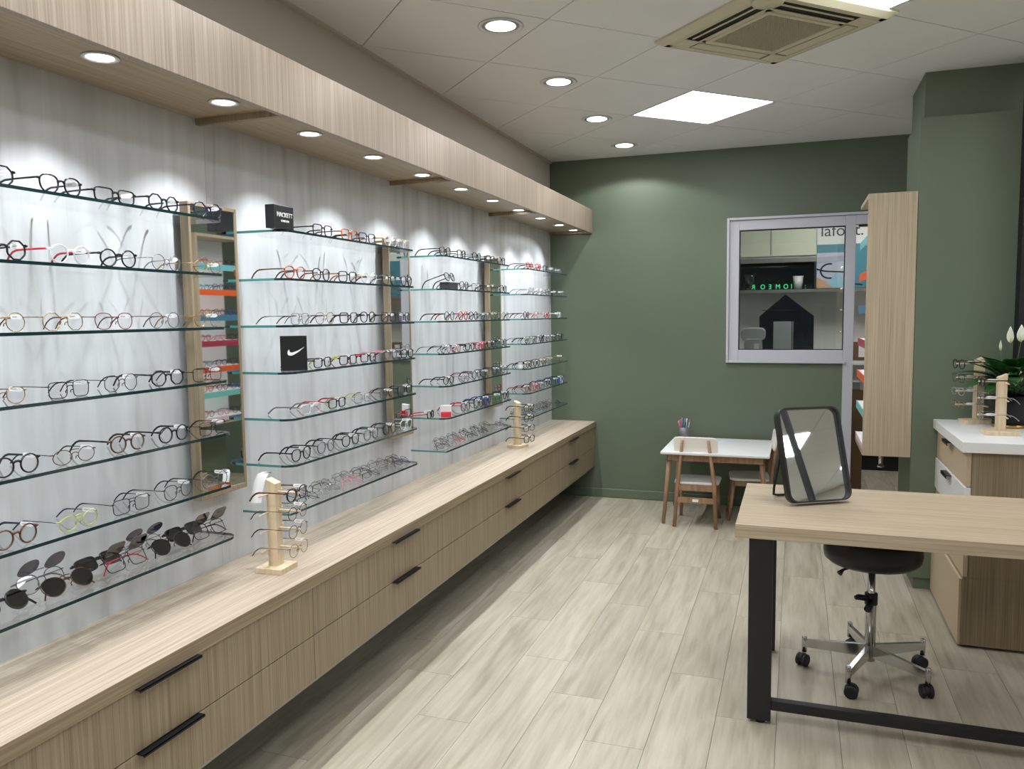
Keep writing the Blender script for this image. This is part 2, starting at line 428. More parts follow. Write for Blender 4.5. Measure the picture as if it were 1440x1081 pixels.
def panel_light(i, j, lab):
    t = thing('ceiling_light_panel', lab, 'light', (GX+i*H, GY+j*H, CH), PI/4, 'square ceiling light panels')
    a = .297; b = .283
    B(-a, a, -a, -b, 0, .01).box(-a, a, b, a, 0, .01).box(-a, -b, -b, b, 0, .01).box(b, a, -b, b, 0, .01).build('panel_frame', M_whiteplastic, t)
    B(-b, b, -b, b, .003, .009).build('diffuser', M_glow, t)
panel_light(1, 2, 'square glowing light panel in the ceiling in front of the green wall')
panel_light(3, -2, 'square glowing light panel cut by the top edge, beside the air unit')
panel_light(7, 0, 'square glowing ceiling panel added to the right of the pillar')  # out-of-frame panel added for brighter ceiling bounce on the right
for q in ((3, -6), (1, -8), (12, -7), (11, -2), (15, -6), (15, -10), (11, -12)): panel_light(*q, 'out-of-frame square glowing ceiling panel, from a set partly added for light')  # most right-side panels are added to brighten the ceiling and mirror view

# air conditioner
ac = thing('air_conditioner', 'cream square ceiling air conditioner with a gridded centre and four louvres', 'air conditioner', (GX+2*H, GY-H, CH), PI/4)
A = .345
m = MB()
prof = [(A, 0.0), (A, -.012), (A-.02, -.026), (.24, -.028)]
# cover ring built as four sloped sides
def ring(a, z): return [(-a, -a, z), (a, -a, z), (a, a, z), (-a, a, z)]
rs = [ring(A, .0), ring(A, -.010), ring(A-.03, -.028)]
vsx = [p for r_ in rs for p in r_]
m.add(vsx, [(i*4+k, (i+1)*4+k, (i+1)*4+(k+1) % 4, i*4+(k+1) % 4) for i in range(2) for k in range(4)])
zf = -.028; s1 = .285; s0 = .225; sl_ = .20
for k in range(4):
    R_ = Matrix.Rotation(k*PI/2, 4, 'Z')
    m.box(-(A-.03), A-.03, .285, A-.03, zf, zf+.005, M=R_)
    m.box(.205, .285, .205, .285, zf, zf+.005, M=R_)
    m.box(-.205, .205, .175, .212, zf, zf+.005, M=R_)
m.build('cover', M_cream, ac, bevel=.004)
mg = mat('duct_dark', (30, 28, 26), .8)
B(-A+.03, A-.03, -A+.03, A-.03, -.0205, .0).build('duct', mg, ac)
for k in range(4):
    R_ = Matrix.Rotation(k*PI/2, 4, 'Z'); closed = k in (0, 3)
    q = R_ @ Vector((0, .252, -.0245))
    wv = .030 if closed else .005
    B(-.195, .195, -wv, wv, -.0015, .0015).build('louvre', M_cream, ac, loc=q, rot=(0, 0, k*PI/2))
gr = MB()
for i in range(29):
    p = -.165+i*.33/28
    gr.box(p-.0022, p+.0022, -.165, .165, -.030, -.022)
    gr.box(-.165, .165, p-.0022, p+.0022, -.0295, -.0225)
gm = mat('grille_cream', (170, 163, 140), .6)
o = gr.build('grille', gm, ac); o['kind'] = 'stuff'
B(-.168, .168, -.168, .168, -.0225, -.021).build('filter', mat('filter', (96, 90, 74), .9), ac)
B(-.19, .19, -.19, -.168, -.033, -.020).box(-.19, .19, .168, .19, -.033, -.020).box(-.19, -.168, -.168, .168, -.033, -.020).box(.168, .19, -.168, .168, -.033, -.020).build('grille_frame', M_cream, ac, bevel=.003)
MB().lathe([(.062, -.027), (.058, -.036), (.001, -.038)][::-1], 24, -.262, -.262).build('receiver_cap', M_cream, ac)

# ================================================================== LOWER CABINET
Y0, Y1 = YF+.03, D-.002
XF = -1.487
ub = [2.2+1.307*(k-1) for k in range(-2, 5)]
for k in range(len(ub)-1):
    a, b = ub[k], min(ub[k+1], Y1) if k < 5 else Y1
    if k == len(ub)-2: b = Y1
    lab = {1: 'oak wall cabinet unit below the view, nearest the viewer', 2: 'oak drawer unit at bottom left, nearest of the wall-hung row', 3: 'oak drawer unit under the first wooden eyewear stand, second of the row', 4: 'third oak drawer unit of the wall-hung row, below the middle shelves', 5: 'farthest oak drawer unit, ending at the green wall'}.get(k, 'oak drawer unit behind the viewer')
    t = thing('drawer_unit', lab, 'cabinet', (W, (a+b)/2, .25), 0, 'wall-hung drawer units')
    ly0, ly1 = a-(a+b)/2, b-(a+b)/2
    Bx = lambda x0, x1, y0, y1, z0, z1: B(x0-W, x1-W, y0, y1, z0-.25, z1-.25)
    Bx(W, XF-.02, ly0, ly1, .252, .5655).build('carcass', mat('carcass_dark', (70, 62, 52), .7), t)
    if k == len(ub)-2:
        pass
    Bx(W+.0, XF-.004, ly0, ly1, .242, .2515).build('bottom_rail', M_alu, t)
    for z0, z1 in ((.4035, .5635), (.252, .4005)):
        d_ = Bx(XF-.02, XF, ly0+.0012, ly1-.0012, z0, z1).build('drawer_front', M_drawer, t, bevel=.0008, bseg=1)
        hy = (2.855+1.307*(k-3))-(a+b)/2 if k < 5 else 5.47-(a+b)/2
        hw = .107
        h_ = B(XF-W-.004, XF-W+.021, hy-hw, hy+hw, z1-.25-.0012, z1-.25+.0012).box(XF-W+.0195, XF-W+.021, hy-hw, hy+hw, z1-.25-.006, z1-.25+.0012)
        h_.build('handle', M_bronze, d_)
    for yy in (ly0+.2, 0, ly1-.2):
        MB().lathe([(.016, -.035), (.016, -.008)], 10, XF-W-.07, yy).build('foot', M_blackmatte, t)
ct = thing('countertop', 'long pale oak countertop running under all the eyewear shelves', 'countertop', (W, 3, .566))
B(0, -1.4815-W, Y0-3, Y1-3, .0, .040).build('worktop', M_top, ct, bevel=.0006, bseg=1)
M_band_shaded = oak('oak_band_shaded', 1, -26)  # shade of the unlit front edge, put into the oak tone
B(-1.4814-W, -1.480-W, Y0-3, Y1-3, .0, .0394).build('edge_band', M_band_shaded, ct, label='oak edge band, shade put into its colour')

# ================================================================== SHELVES AND WALL MIRRORS
zs = [1.751, 1.586, 1.425, 1.262, 1.099, .936, .772]
secs = [(1.03, 2.047), (2.335, 3.345), (3.655, 4.648), (4.955, 5.945)]
bay = ['left bay', 'second bay', 'third bay', 'far bay by the green wall']
rown = ['top', 'second', 'third', 'fourth', 'fifth', 'sixth', 'bottom']
def shelf(y0, y1, z, lab, chamfer):
    L_ = y1-y0; R_ = .2
    t = thing('glass_shelf', lab, 'shelf', (W, (y0+y1)/2, z-.008), 0, 'glass shelves on the wall')
    r_ = .045
    def arc(cx, cy, a0, a1): return [(cx+r_*math.cos(a0+(a1-a0)*i/5), cy+r_*math.sin(a0+(a1-a0)*i/5)) for i in range(6)]
    poly = [(0.002, -L_/2)]+(arc(R_-r_, -L_/2+r_, -PI/2, 0) if chamfer else [(R_, -L_/2)])+arc(R_-r_, L_/2-r_, 0, PI/2)+[(0.002, L_/2)]
    mb = MB(); n = len(poly)
    mb.prism(poly, 0, .008)
    for i in range(2, 2+n): mb.mi[i] = 1
    mb.mi[-1] = 0; mb.mi[2] = 2
    mb.build('shelf_pane', [M_shelf, M_edge, M_edge2], t)
for si, (a, b) in enumerate(secs):
    for ri, z in enumerate(zs):
        shelf(a if ri < 6 else a-.02, b, z, '%s clear glass shelf of the %s' % (rown[ri], bay[si]), ri < 6)
for i, (a, b) in enumerate([(2.040, 2.268), (3.338, 3.552), (4.630, 4.838)]):
    t = thing('wall_mirror', ['tall oak-framed wall mirror between the left and second bays', 'tall oak-framed wall mirror between the second and third bays', 'tall oak-framed wall mirror between the third and far bays'][i], 'mirror', (W, (a+b)/2, .87), 0, 'tall framed wall mirrors')
    hh = 1.815-.87; hw = (b-a)/2; d = .062
    B(.028, d, -hw, -hw+.010, 0, hh).box(.028, d, hw-.010, hw, 0, hh).box(.028, d, -hw+.010, hw-.010, 0, .018).box(.028, d, -hw+.010, hw-.010, hh-.012, hh).box(.002, .0285, -hw+.05, hw-.05, .1, hh-.1).build('mirror_frame', M_drawer, t, bevel=.001, bseg=1)
    B(.045, d-.003, -hw+.0105, hw-.0105, .0185, hh-.0125).build('mirror_glass', M_mirror, t)

# ================================================================== EYEGLASSES
cols = dict(black=(20, 19, 21), navy=(30, 32, 66), tortoise=(92, 54, 34), orange=(176, 84, 40), gold=(176, 140, 86), silver=(150, 150, 155), red=(178, 34, 50),
    neon=(176, 190, 84), brown=(78, 50, 38), purple=(70, 40, 84), blue=(34, 60, 140), green=(60, 110, 84), pink=(214, 130, 146), burgundy=(110, 30, 44), grey=(90, 90, 96), turquoise=(60, 150, 160), white=(225, 225, 225), olive=(98, 92, 50))
def fmat(c):
    if c == 'crystal':
        if 'fr_crystal' in _M: return _M['fr_crystal']
        m = mat('fr_crystal', (225, 228, 230), .08, 0, .6, coat=.5); m.node_tree.nodes['Principled BSDF'].inputs['Alpha'].default_value = .45; return m
    met = .85 if c in ('gold', 'silver') else 0
    return mat('fr_'+c, cols[c], .25, met)
def outline(shape, w, h, n=26):
    P = []
    for i in range(n):
        a = 2*PI*i/n; c, s_ = math.cos(a), math.sin(a)
        if shape in ('rect', 'square'): e = 2/4.2
        elif shape == 'hex': e = 1
        elif shape == 'panto': e = 2/2.4
        else: e = 1
        x = (abs(c)**e)*(1 if c > 0 else -1)*w/2; y = (abs(s_)**e)*(1 if s_ > 0 else -1)*h/2
        if shape == 'panto': x *= 1+.10*(y/(h/2)); 
        if shape in ('rect', 'square'): x *= 1+.05*(y/(h/2))
        if shape == 'hex':
            q = PI/4; aa = (a+q/2) % q-q/2; rr = math.cos(q/2)/math.cos(aa)*1.04; rr = min(rr, 1.03); x = c*rr*w/2; y = s_*rr*h/2
        if shape == 'aviator': x *= 1+.12*(y/(h/2)); y *= 1+.06*c
        if shape == 'cat': y += .10*h*(abs(x)/(w/2))**2*(1 if y > 0 else .3)
        P.append((x, y))
    return P
DIM = dict(round=(.046, .043), panto=(.048, .042), rect=(.052, .034), square=(.050, .039), hex=(.048, .043), oval=(.050, .036), aviator=(.054, .044), cat=(.050, .038))
def z_mid(shape, rr): return DIM[shape][1]/2+rr
_cache = {}
def parts_for(shape, col, thick, lens, tcol):
    key = (shape, col, thick, lens, tcol)
    if key in _cache: return _cache[key]
    w_, h_ = DIM[shape]; rr = .0026 if thick else .00115; dd = .0020 if thick else .0011
    br = .018; zc = h_/2+rr; cy = w_/2+br/2
    ol = outline(shape, w_, h_)
    fm = fmat(col); tm = fmat(tcol or col)
    f = MB()
    for sg in (-1, 1):
        f.tube([(-.0025*((sg*cy+sg*p[0])/.05)**2, sg*(cy+p[0]), zc+p[1]) for p in ol], rr, 6, closed=True, ry=dd, up=None)
        # end piece
        zt = zc+h_*.26
        f.tube([(-.002, sg*(cy+w_/2*.93), zt), (-.0045, sg*(cy+w_/2+.005), zt), (-.009, sg*(cy+w_/2+.006), zt)], [rr*1.2, rr*1.25, rr*.9], 6)
        if not thick: f.tube([(0, sg*.0085, zc-.001), (-.006, sg*.0075, zc-.003), (-.007, sg*.0072, zc-.009)], .0012, 5)
    zb = zc+h_*.16
    f.tube([(-.001, -(cy-w_/2+.0008), zb-.001), (.0006, -.004, zb+.003), (.0006, .004, zb+.003), (-.001, cy-w_/2+.0008, zb-.001)], rr*(1.15 if thick else 1), 6)
    if not thick and shape in ('aviator', 'oval', 'square'):
        f.tube([(-.001, -(cy-w_/2+.003), zb+.009), (0, 0, zb+.0105), (-.001, cy-w_/2+.003, zb+.009)], rr, 5)
    me_f = f.mesh('frame_front', fm)
    t = MB(); r0 = .0023 if thick else .0010; r1 = .0028 if thick else .0019
    L0 = .098
    t.tube([(0, 0, 0), (-.03, 0, .0002), (-.065, 0, 0), (-L0, 0, -.001), (-L0-.012, 0, -.005), (-L0-.024, 0, -.014), (-L0-.036, 0, -(zt-.0035))],
           [r0*1.1, r0, r0, r1, r1*1.05, r1*1.1, r1], 6, ry=[r0*.7, r0*.6, r0*.6, r1*.7, r1*.75, r1*.8, r1*.7])
    me_t = t.mesh('temple', tm)
    ln = MB(); n = len(ol)
    for z_, in ((0,),):
        ln.v += [(-.0008, p[0]*.985, p[1]*.985) for p in ol]; ln.f.append(tuple(range(n))); ln.mi.append(0); ln.sm.append(False)
        ln.v += [(.0004, p[0]*.985, p[1]*.985) for p in ol]; ln.f.append(tuple(range(2*n-1, n-1, -1))); ln.mi.append(0); ln.sm.append(False)
        for i in range(n): ln.f.append((i, n+i, n+(i+1) % n, (i+1) % n)); ln.mi.append(0); ln.sm.append(False)
    me_l = ln.mesh('lens', lens)
    _cache[key] = (me_f, me_t, me_l, w_, h_, cy, zc, zt)
    return _cache[key]
_tag = {}
def tag_mesh():
    if 't' not in _tag:
        mb = MB(); pts = [(-.021, 0), (-.018, .0050), (.013, .0058), (.021, .002), (.021, -.002), (.013, -.0058), (-.018, -.0050)]
        mb.prism(pts, -.0005, .0005, M=Matrix.Rotation(PI/2, 4, 'X')); _tag['t'] = mb.mesh('price_tag', M_tag)
    return _tag['t']
def glasses(loc, rot, label, group, shape='round', col='black', thick=False, lens=None, tcol=None, mode='open', tag=True, cat='glasses', flip=None, name='eyeglasses'):
    lens = lens or M_lens
    me_f, me_t, me_l, w_, h_, cy, zc, zt = parts_for(shape, col, thick, lens, tcol)
    r = thing(name, label, cat, loc, 0, group, rot)
    obj('frame_front', me_f, r)
    ty = cy+w_/2+.006
    for sg in (-1, 1):
        wrap = -.0025*(cy/.05)**2
        lo = obj('lens', me_l, r, (wrap, sg*cy, zc))
        if sg < 0: lo.rotation_euler = (0, 0, PI) if shape in ('cat', 'aviator') else (0, 0, 0)
        if mode == 'open': obj('temple', me_t, r, (-.007, sg*ty, zt))
        else: obj('temple', me_t, r, (-.0085 if sg > 0 else -.0125, sg*ty, zt), (0, 0, sg*PI/2))
    if tag:
        if mode == 'open': obj('price_tag', tag_mesh(), r, (-.032, ty-.0035, zt+.001))
        else: obj('price_tag', tag_mesh(), r, (-.018, -.01, zt+.001), (0, 0, PI/2))
    if flip:
        fm = fmat('grey')
        th = math.radians(118)
        c = MB(); ol = outline(shape, w_, h_)
        Mx = Matrix.Translation((.003, 0, zc+h_/2)) @ Matrix.Rotation(-th, 4, 'Y')
        for sg in (-1, 1): c.tube([Mx @ Vector((0, sg*(cy+p[0]), -(h_/2)+p[1])) for p in ol], .0008, 5, closed=True)
        c.tube([Mx @ Vector((0, -.01, -.006)), Mx @ Vector((.002, 0, -.004)), Mx @ Vector((0, .01, -.006))], .0014, 5)
        co = c.build('clip_on_frame', fm, r)
        ml = parts_for(shape, col, thick, flip, tcol)[2]
        for sg in (-1, 1):
            q = Mx @ Vector((0, sg*cy, -h_/2)); obj('tinted_lens', ml, co, q, (0, -th, 0))
    return r
XG = W+.172
ordl = ['first', 'second', 'third', 'fourth', 'fifth', 'sixth', 'seventh', 'eighth']
shname = dict(round='round', panto='rounded', rect='rectangular', square='square', hex='angular', oval='oval', aviator='aviator', cat='upswept')
k_ = 'black'
# bay, row : list of (y, shape, colour, thick, temple colour)
T = {
(0, 0): [(1.31, 'hex', k_, 1, None), (1.49, 'panto', k_, 1, None), (1.65, 'rect', k_, 1, None), (1.83, 'hex', k_, .5, None), (2.005, 'hex', 'navy', .5, None)],
(0, 1): [(1.32, 'hex', k_, 1, None), (1.50, 'round', 'crystal', 1, 'red'), (1.65, 'round', k_, .5, None), (1.82, 'round', 'silver', 0, None), (1.99, 'oval', 'gold', 0, None)],
(0, 2): [(1.31, 'round', 'gold', 0, None), (1.47, 'hex', 'gold', 0, 'brown'), (1.63, 'panto', 'burgundy', 0, 'brown'), (1.80, 'round', 'grey', 0, 'brown'), (1.975, 'hex', 'gold', 0, None)],
(0, 3): [(1.30, 'cat', 'gold', 0, 'navy'), (1.48, 'square', k_, 0, None), (1.64, 'hex', k_, 0, None), (1.80, 'hex', k_, .5, None), (1.975, 'square', k_, 0, None)],
(0, 4): [(1.32, 'round', k_, .5, None), (1.48, 'oval', 'brown', 0, k_), (1.65, 'round', 'brown', .5, k_), (1.82, 'round', k_, .5, None), (1.98, 'square', k_, 0, None)],
(0, 5): [(1.31, 'round', 'tortoise', .5, 'navy'), (1.48, 'oval', 'neon', 0, 'navy'), (1.65, 'square', k_, 0, None), (1.82, 'panto', k_, 0, None), (1.975, 'round', 'grey', 0, k_)],
(1, 0): [(2.62, 'square', k_, .5, None), (2.81, 'square', 'orange', 1, 'brown'), (2.96, 'square', 'navy', 1, None), (3.15, 'panto', 'crystal', 1, 'gold'), (3.295, 'square', 'crystal', 1, 'gold')],
(1, 1): [(2.44, 'panto', 'orange', .5, 'brown'), (2.61, 'panto', k_, .5, 'brown'), (2.785, 'square', 'navy', 1, 'gold'), (2.96, 'round', 'crystal', 1, 'gold'), (3.13, 'panto', k_, .5, None), (3.29, 'panto', 'navy', .5, 'crystal')],
(1, 2): [(2.46, 'square', 'grey', 0, k_), (2.625, 'panto', 'gold', 0, 'olive'), (2.79, 'square', k_, 1, None), (2.95, 'panto', k_, .5, 'silver'), (3.12, 'square', k_, 1, None), (3.28, 'square', 'purple', 1, k_)],
(1, 3): [(2.60, 'rect', k_, 1, None), (2.77, 'rect', k_, 1, 'neon'), (2.94, 'rect', k_, 1, 'red'), (3.13, 'panto', 'grey', 1, 'pink'), (3.29, 'rect', k_, 1, None)],
(1, 4): [(2.50, 'rect', 'crystal', .5, 'silver'), (2.69, 'rect', k_, .5, 'red'), (2.89, 'rect', 'silver', 0, 'neon'), (3.08, 'rect', 'brown', 0, 'brown'), (3.26, 'rect', k_, .5, None)],
(1, 5): [(2.44, 'panto', k_, .5, None), (2.61, 'panto', 'grey', .5, k_), (2.775, 'panto', k_, .5, None), (2.94, 'panto', 'grey', .5, k_), (3.10, 'round', k_, .5, None), (3.26, 'panto', 'crystal', .5, 'silver')],
(2, 0): [(3.75, 'panto', k_, .5, None), (3.94, 'square', k_, .5, None), (4.17, 'panto', k_, 1, 'silver'), (4.37, 'square', k_, 1, None), (4.56, 'square', k_, 1, None)],
(2, 1): [(3.98, 'panto', 'grey', .5, None), (4.155, 'square', k_, 0, None), (4.36, 'panto', 'olive', .5, k_), (4.58, 'square', k_, .5, None)],
(2, 2): [(3.78, 'round', 'green', .5, k_), (3.945, 'round', 'red', 1, None), (4.11, 'panto', k_, .5, 'red'), (4.275, 'square', 'grey', .5, 'olive'), (4.43, 'panto', 'olive', .5, None), (4.60, 'round', k_, 0, None)],
(2, 3): [(3.71, 'panto', k_, 0, None), (3.86, 'rect', 'red', 0, k_), (4.03, 'rect', k_, .5, None), (4.20, 'rect', 'red', .5, k_), (4.37, 'square', k_, .5, 'pink'), (4.56, 'square', 'grey', .5, k_)],
(2, 4): [(3.76, 'oval', k_, .5, None), (3.96, 'oval', 'burgundy', 0, None), (4.12, 'round', 'grey', .5, None), (4.28, 'oval', k_, 0, 'burgundy'), (4.44, 'square', 'navy', 1, 'navy'), (4.60, 'round', 'navy', 0, None)],
(2, 5): [(3.97, 'panto', 'tortoise', .5, 'red'), (4.14, 'square', k_, .5, None), (4.31, 'panto', 'blue', 1, None), (4.465, 'panto', 'green', .5, k_), (4.615, 'round', k_, .5, None)],
(3, 0): [(5.08, 'round', 'red', 1, k_), (5.28, 'panto', 'red', 1, k_), (5.46, 'square', k_, .5, 'green'), (5.62, 'panto', 'silver', 0, 'crystal'), (5.80, 'square', 'silver', 0, None)],
(3, 1): [(5.13, 'round', 'silver', 0, 'purple'), (5.31, 'square', 'crystal', .5, None), (5.49, 'panto', 'silver', .5, None), (5.68, 'square', 'grey', 0, None), (5.87, 'round', 'silver', 0, None)],
(3, 2): [(5.04, 'panto', 'purple', .5, k_), (5.24, 'round', 'pink', 0, 'red'), (5.47, 'cat', 'red', .5, None), (5.80, 'square', 'crystal', .5, None)],
(3, 3): [(5.04, 'round', k_, 0, None), (5.20, 'square', k_, 0, None), (5.36, 'panto', k_, .5, None), (5.52, 'round', 'grey', 0, None), (5.68, 'square', k_, 0, None), (5.86, 'square', k_, .5, None)],
(3, 4): [(5.05, 'oval', 'olive', .5, k_), (5.22, 'cat', k_, .5, None), (5.40, 'oval', 'olive', .5, None), (5.60, 'square', 'olive', 0, 'gold'), (5.85, 'round', 'gold', 0, 'gold')],
(3, 5): [(5.05, 'panto', 'burgundy', .5, None), (5.21, 'square', 'red', .5, k_), (5.37, 'oval', 'burgundy', 0, None), (5.54, 'round', k_, .5, None), (5.72, 'square', 'blue', .5, None), (5.88, 'panto', 'blue', .5, k_)],
}
rnd = random.Random(3)
for (b_, r_), lst in T.items():
    for i, (y, sh, cl, th, tc) in enumerate(lst):
        tk = th >= 1 or (th == .5 and b_ > 0)
        lab = '%s %s eyeglasses%s, %s from left on %s shelf of %s' % (cl, shname[sh], '' if not tc or tc == cl else ' with %s temples' % tc, ordl[i], rown[r_], bay[b_].replace(' by the green wall', ''))
        glasses((XG+rnd.uniform(-.008, .006), y, zs[r_]), (0, 0, rnd.uniform(-.06, .06)), lab, 'eyeglasses on the glass shelves', sh, cl, tk or th == .5, None, tc)
# lying rows on the bottom shelves
def lying(b_, row, i, x, y, sh, cl, tc=None, ang=52, rz=0):
    lab = '%s %s folded eyeglasses, %s from left in %s row, bottom shelf, %s' % (cl, shname[sh], ordl[i], row, bay[b_].replace(' by the green wall', ''))
    glasses((x, y, zs[6]+.0065), (0, -math.radians(ang), rz), lab, 'folded eyeglasses lying on the bottom shelves', sh, cl, False, None, tc, mode='folded', tag=False)
cyc = [('round', k_), ('square', 'grey'), ('oval', 'silver'), ('round', 'brown'), ('panto', k_), ('square', k_), ('round', 'navy')]
for i, y in enumerate([2.52, 2.68, 2.84, 2.99, 3.14, 3.28]):
    sh, cl = [('round', k_), ('oval', k_), ('square', 'grey'), ('oval', k_), ('round', 'grey'), ('oval', k_)][i]
    lying(1, 'back', i, W+.085, y+.03, sh, cl, rz=rnd.uniform(-.15, .15))
    sh, cl = [('oval', k_), ('square', 'silver'), ('round', 'pink'), ('square', k_), ('oval', 'silver'), ('round', 'navy')][i]
    lying(1, 'front', i, W+.165, y-.03, sh, cl, rz=rnd.uniform(-.15, .15))
for i, y in enumerate([3.86, 4.02, 4.18, 4.34, 4.50]):
    sh, cl = [('round', 'brown'), ('round', 'navy'), ('round', k_), ('round', 'navy'), ('square', 'olive')][i]
    lying(2, 'back', i, W+.085, y, sh, cl, rz=rnd.uniform(-.15, .15))
    sh, cl = [('round', k_), ('round', 'orange'), ('square', k_), ('round', k_), ('round', 'purple')][i]
    lying(2, 'front', i, W+.165, [3.71, 3.93, 4.10, 4.27, 4.56][i], sh, cl, rz=rnd.uniform(-.15, .15))
for i, y in enumerate([5.06, 5.22, 5.38, 5.54, 5.70, 5.86]):
    sh, cl = [('round', k_), ('square', 'grey'), ('round', k_), ('oval', 'silver'), ('square', k_), ('round', 'silver')][i]
    lying(3, 'back', i, W+.085, y, sh, cl, rz=rnd.uniform(-.15, .15))
    sh, cl = [('square', 'grey'), ('round', k_), ('oval', 'silver'), ('square', k_), ('round', 'grey'), ('oval', k_)][i]
    lying(3, 'front', i, W+.165, y-.03, sh, cl, rz=rnd.uniform(-.15, .15))
# sunglasses on the bottom shelf of the left bay
SUN = [
 (-1.700, 1.30, 'round', k_, M_lens_brown, None, 'brown-tinted round sunglasses cut by the left edge, bottom shelf'),
 (-1.765, 1.455, 'panto', 'grey', None, M_lens_grey, 'grey clip-on glasses with purple-grey lenses flipped up, at far left'),
 (-1.690, 1.47, 'aviator', 'brown', M_lens_brown, None, 'dark brown aviator sunglasses in the front row of the left bay'),
 (-1.770, 1.635, 'rect', k_, M_lens_blue, None, 'blue-black sport sunglasses with glossy lenses in the back row'),
 (-1.700, 1.66, 'square', k_, None, M_lens_dark, 'black clip-on glasses with red-lined frame and black lenses flipped up'),
 (-1.775, 1.80, 'oval', 'silver', None, M_lens_grey, 'silver clip-on glasses with striped grey lenses flipped up'),
 (-1.690, 1.825, 'aviator', k_, M_lens_dark, None, 'black teardrop sunglasses in the front row, farthest right in front'),
 (-1.765, 1.955, 'rect', k_, M_lens_dark, None, 'black wraparound sunglasses at the back near the shelf end'),
 (-1.700, 1.99, 'square', k_, None, M_lens_dark, 'black clip-on glasses flipped up at the rounded shelf end'),
]
for x, y, sh, cl, ln, fl, lab in SUN:
    glasses((x, y, zs[6]+.0065), (0, -math.radians(38 if not fl else 30), 0), lab, 'sunglasses on the bottom left shelf', sh, cl, ln is not None and sh != 'aviator', ln, 'red' if 'red' in lab else None, mode='folded', tag=False, cat='sunglasses', flip=fl, name='sunglasses').scale = (1.14, 1.14, 1.14)

# ================================================================== SMALL ITEMS ON SHELVES
M_boxblack = mat('block_black', (14, 15, 18), .45)
hb = thing('brand_block', 'small black block with two lines of white lettering on the top shelf', 'display block', (-1.665, 2.345, zs[0]))
B(-.018, .018, -.055, .055, 0, .078).build('block', M_boxblack, hb, bevel=.001, bseg=1)
text_mesh('HACKETT', .0215, M_paper, 'lettering', hb, (.0186, .004, .046), (PI/2, 0, PI/2), sx=.92)
text_mesh('LONDON', .0105, M_paper, 'lettering', hb, (.0186, .004, .026), (PI/2, 0, PI/2), sx=.95)
nk = thing('brand_block', 'upright black block with a white tick mark on the fourth shelf', 'display block', (-1.690, 2.435, zs[3]), math.atan2(.575, .82))
B(-.046, .046, -.009, .009, 0, .124).build('block', M_boxblack, nk, bevel=.001, bseg=1)
B(-.044, .044, .0092, .0108, .002, .122).build('back_panel', mat('pale_back', (205, 214, 205), .5), nk)
sw = [(-.020, .008), (-.0245, .002), (-.026, -.006), (-.0235, -.012), (-.017, -.0145), (-.009, -.0135), (.002, -.008), (.014, .0), (.034, .0165), (.012, .004), (-.002, -.001), (-.011, -.0035), (-.0165, -.002), (-.0185, .002)]
MB().prism(sw, 0, .0008, M=Matrix.Translation((.004, -.0092, .068)) @ Matrix.Rotation(PI/2, 4, 'X')).build('tick_mark', M_paper, nk)
# tilted pair on a black block in the third bay
wb_ = thing('display_block', 'small dark grey block under the first pair, second shelf of the third bay', 'display block', (-1.695, 3.82, zs[1]))
B(-.026, .026, -.06, .06, 0, .036).build('block', mat('block_grey', (58, 60, 68), .35), wb_, bevel=.002)
glasses((-1.668, 3.79, zs[1]+.040), (0, -math.radians(17), 0), 'black rounded eyeglasses propped on a dark block, second shelf of third bay', 'eyeglasses on the glass shelves', 'panto', k_, True)
rb = thing('display_block', 'white and red upright display block on sixth shelf of third bay', 'display block', (-1.672, 3.70, zs[5]), .5)
B(-.03, .03, -.006, .006, 0, .062).build('block', M_whiteplastic, rb, bevel=.003)
B(-.026, .026, -.018, -.0065, .001, .03).build('red_front', mat('block_red', (205, 50, 66), .4), rb, bevel=.004)
glasses((-1.705, 3.60, zs[5]+.006), (0, math.radians(-6), .2), 'red and black rectangular eyeglasses leaning left of the red block', 'eyeglasses on the glass shelves', 'rect', k_, True, None, 'red')
for loc, lab in (((-1.72, 5.02, zs[4]), 'small white price card on fifth shelf of the far bay'), ((-1.70, 5.94, zs[5]), 'small white price card at the end of the sixth shelf, far bay')):
    t = thing('price_card', lab, 'card', loc, .4)
    B(-.014, .014, -.001, .001, 0, .036).box(-.014, .014, -.001, .010, 0, .001).build('card', M_paper, t)
pc = thing('paper_strip', 'white paper strip hanging behind the near wooden eyewear stand', 'paper', (-1.70, 2.27, .925))
pts = [(0, 0, 0), (-.012, -.012, -.006), (-.018, -.024, -.03), (-.02, -.034, -.06), (-.02, -.045, -.10)]
mb = MB()
for off in (0, .0012):
    pass
for i, p in enumerate(pts): mb.v += [(p[0]+.020, p[1]+.006, p[2]), (p[0]-.016, p[1]-.004, p[2]), (p[0]-.016, p[1]-.003, p[2]+.0), (p[0]+.020, p[1]+.0072, p[2]+.0)]
for i in range(len(pts)-1):
    a = i*4; b = a+4
    for q in ((0, 1), (1, 2), (2, 3), (3, 0)): mb.f.append((a+q[0], a+q[1], b+q[1], b+q[0])); mb.mi.append(0); mb.sm.append(True)
mb.build('paper_sheet', M_paper, pc)

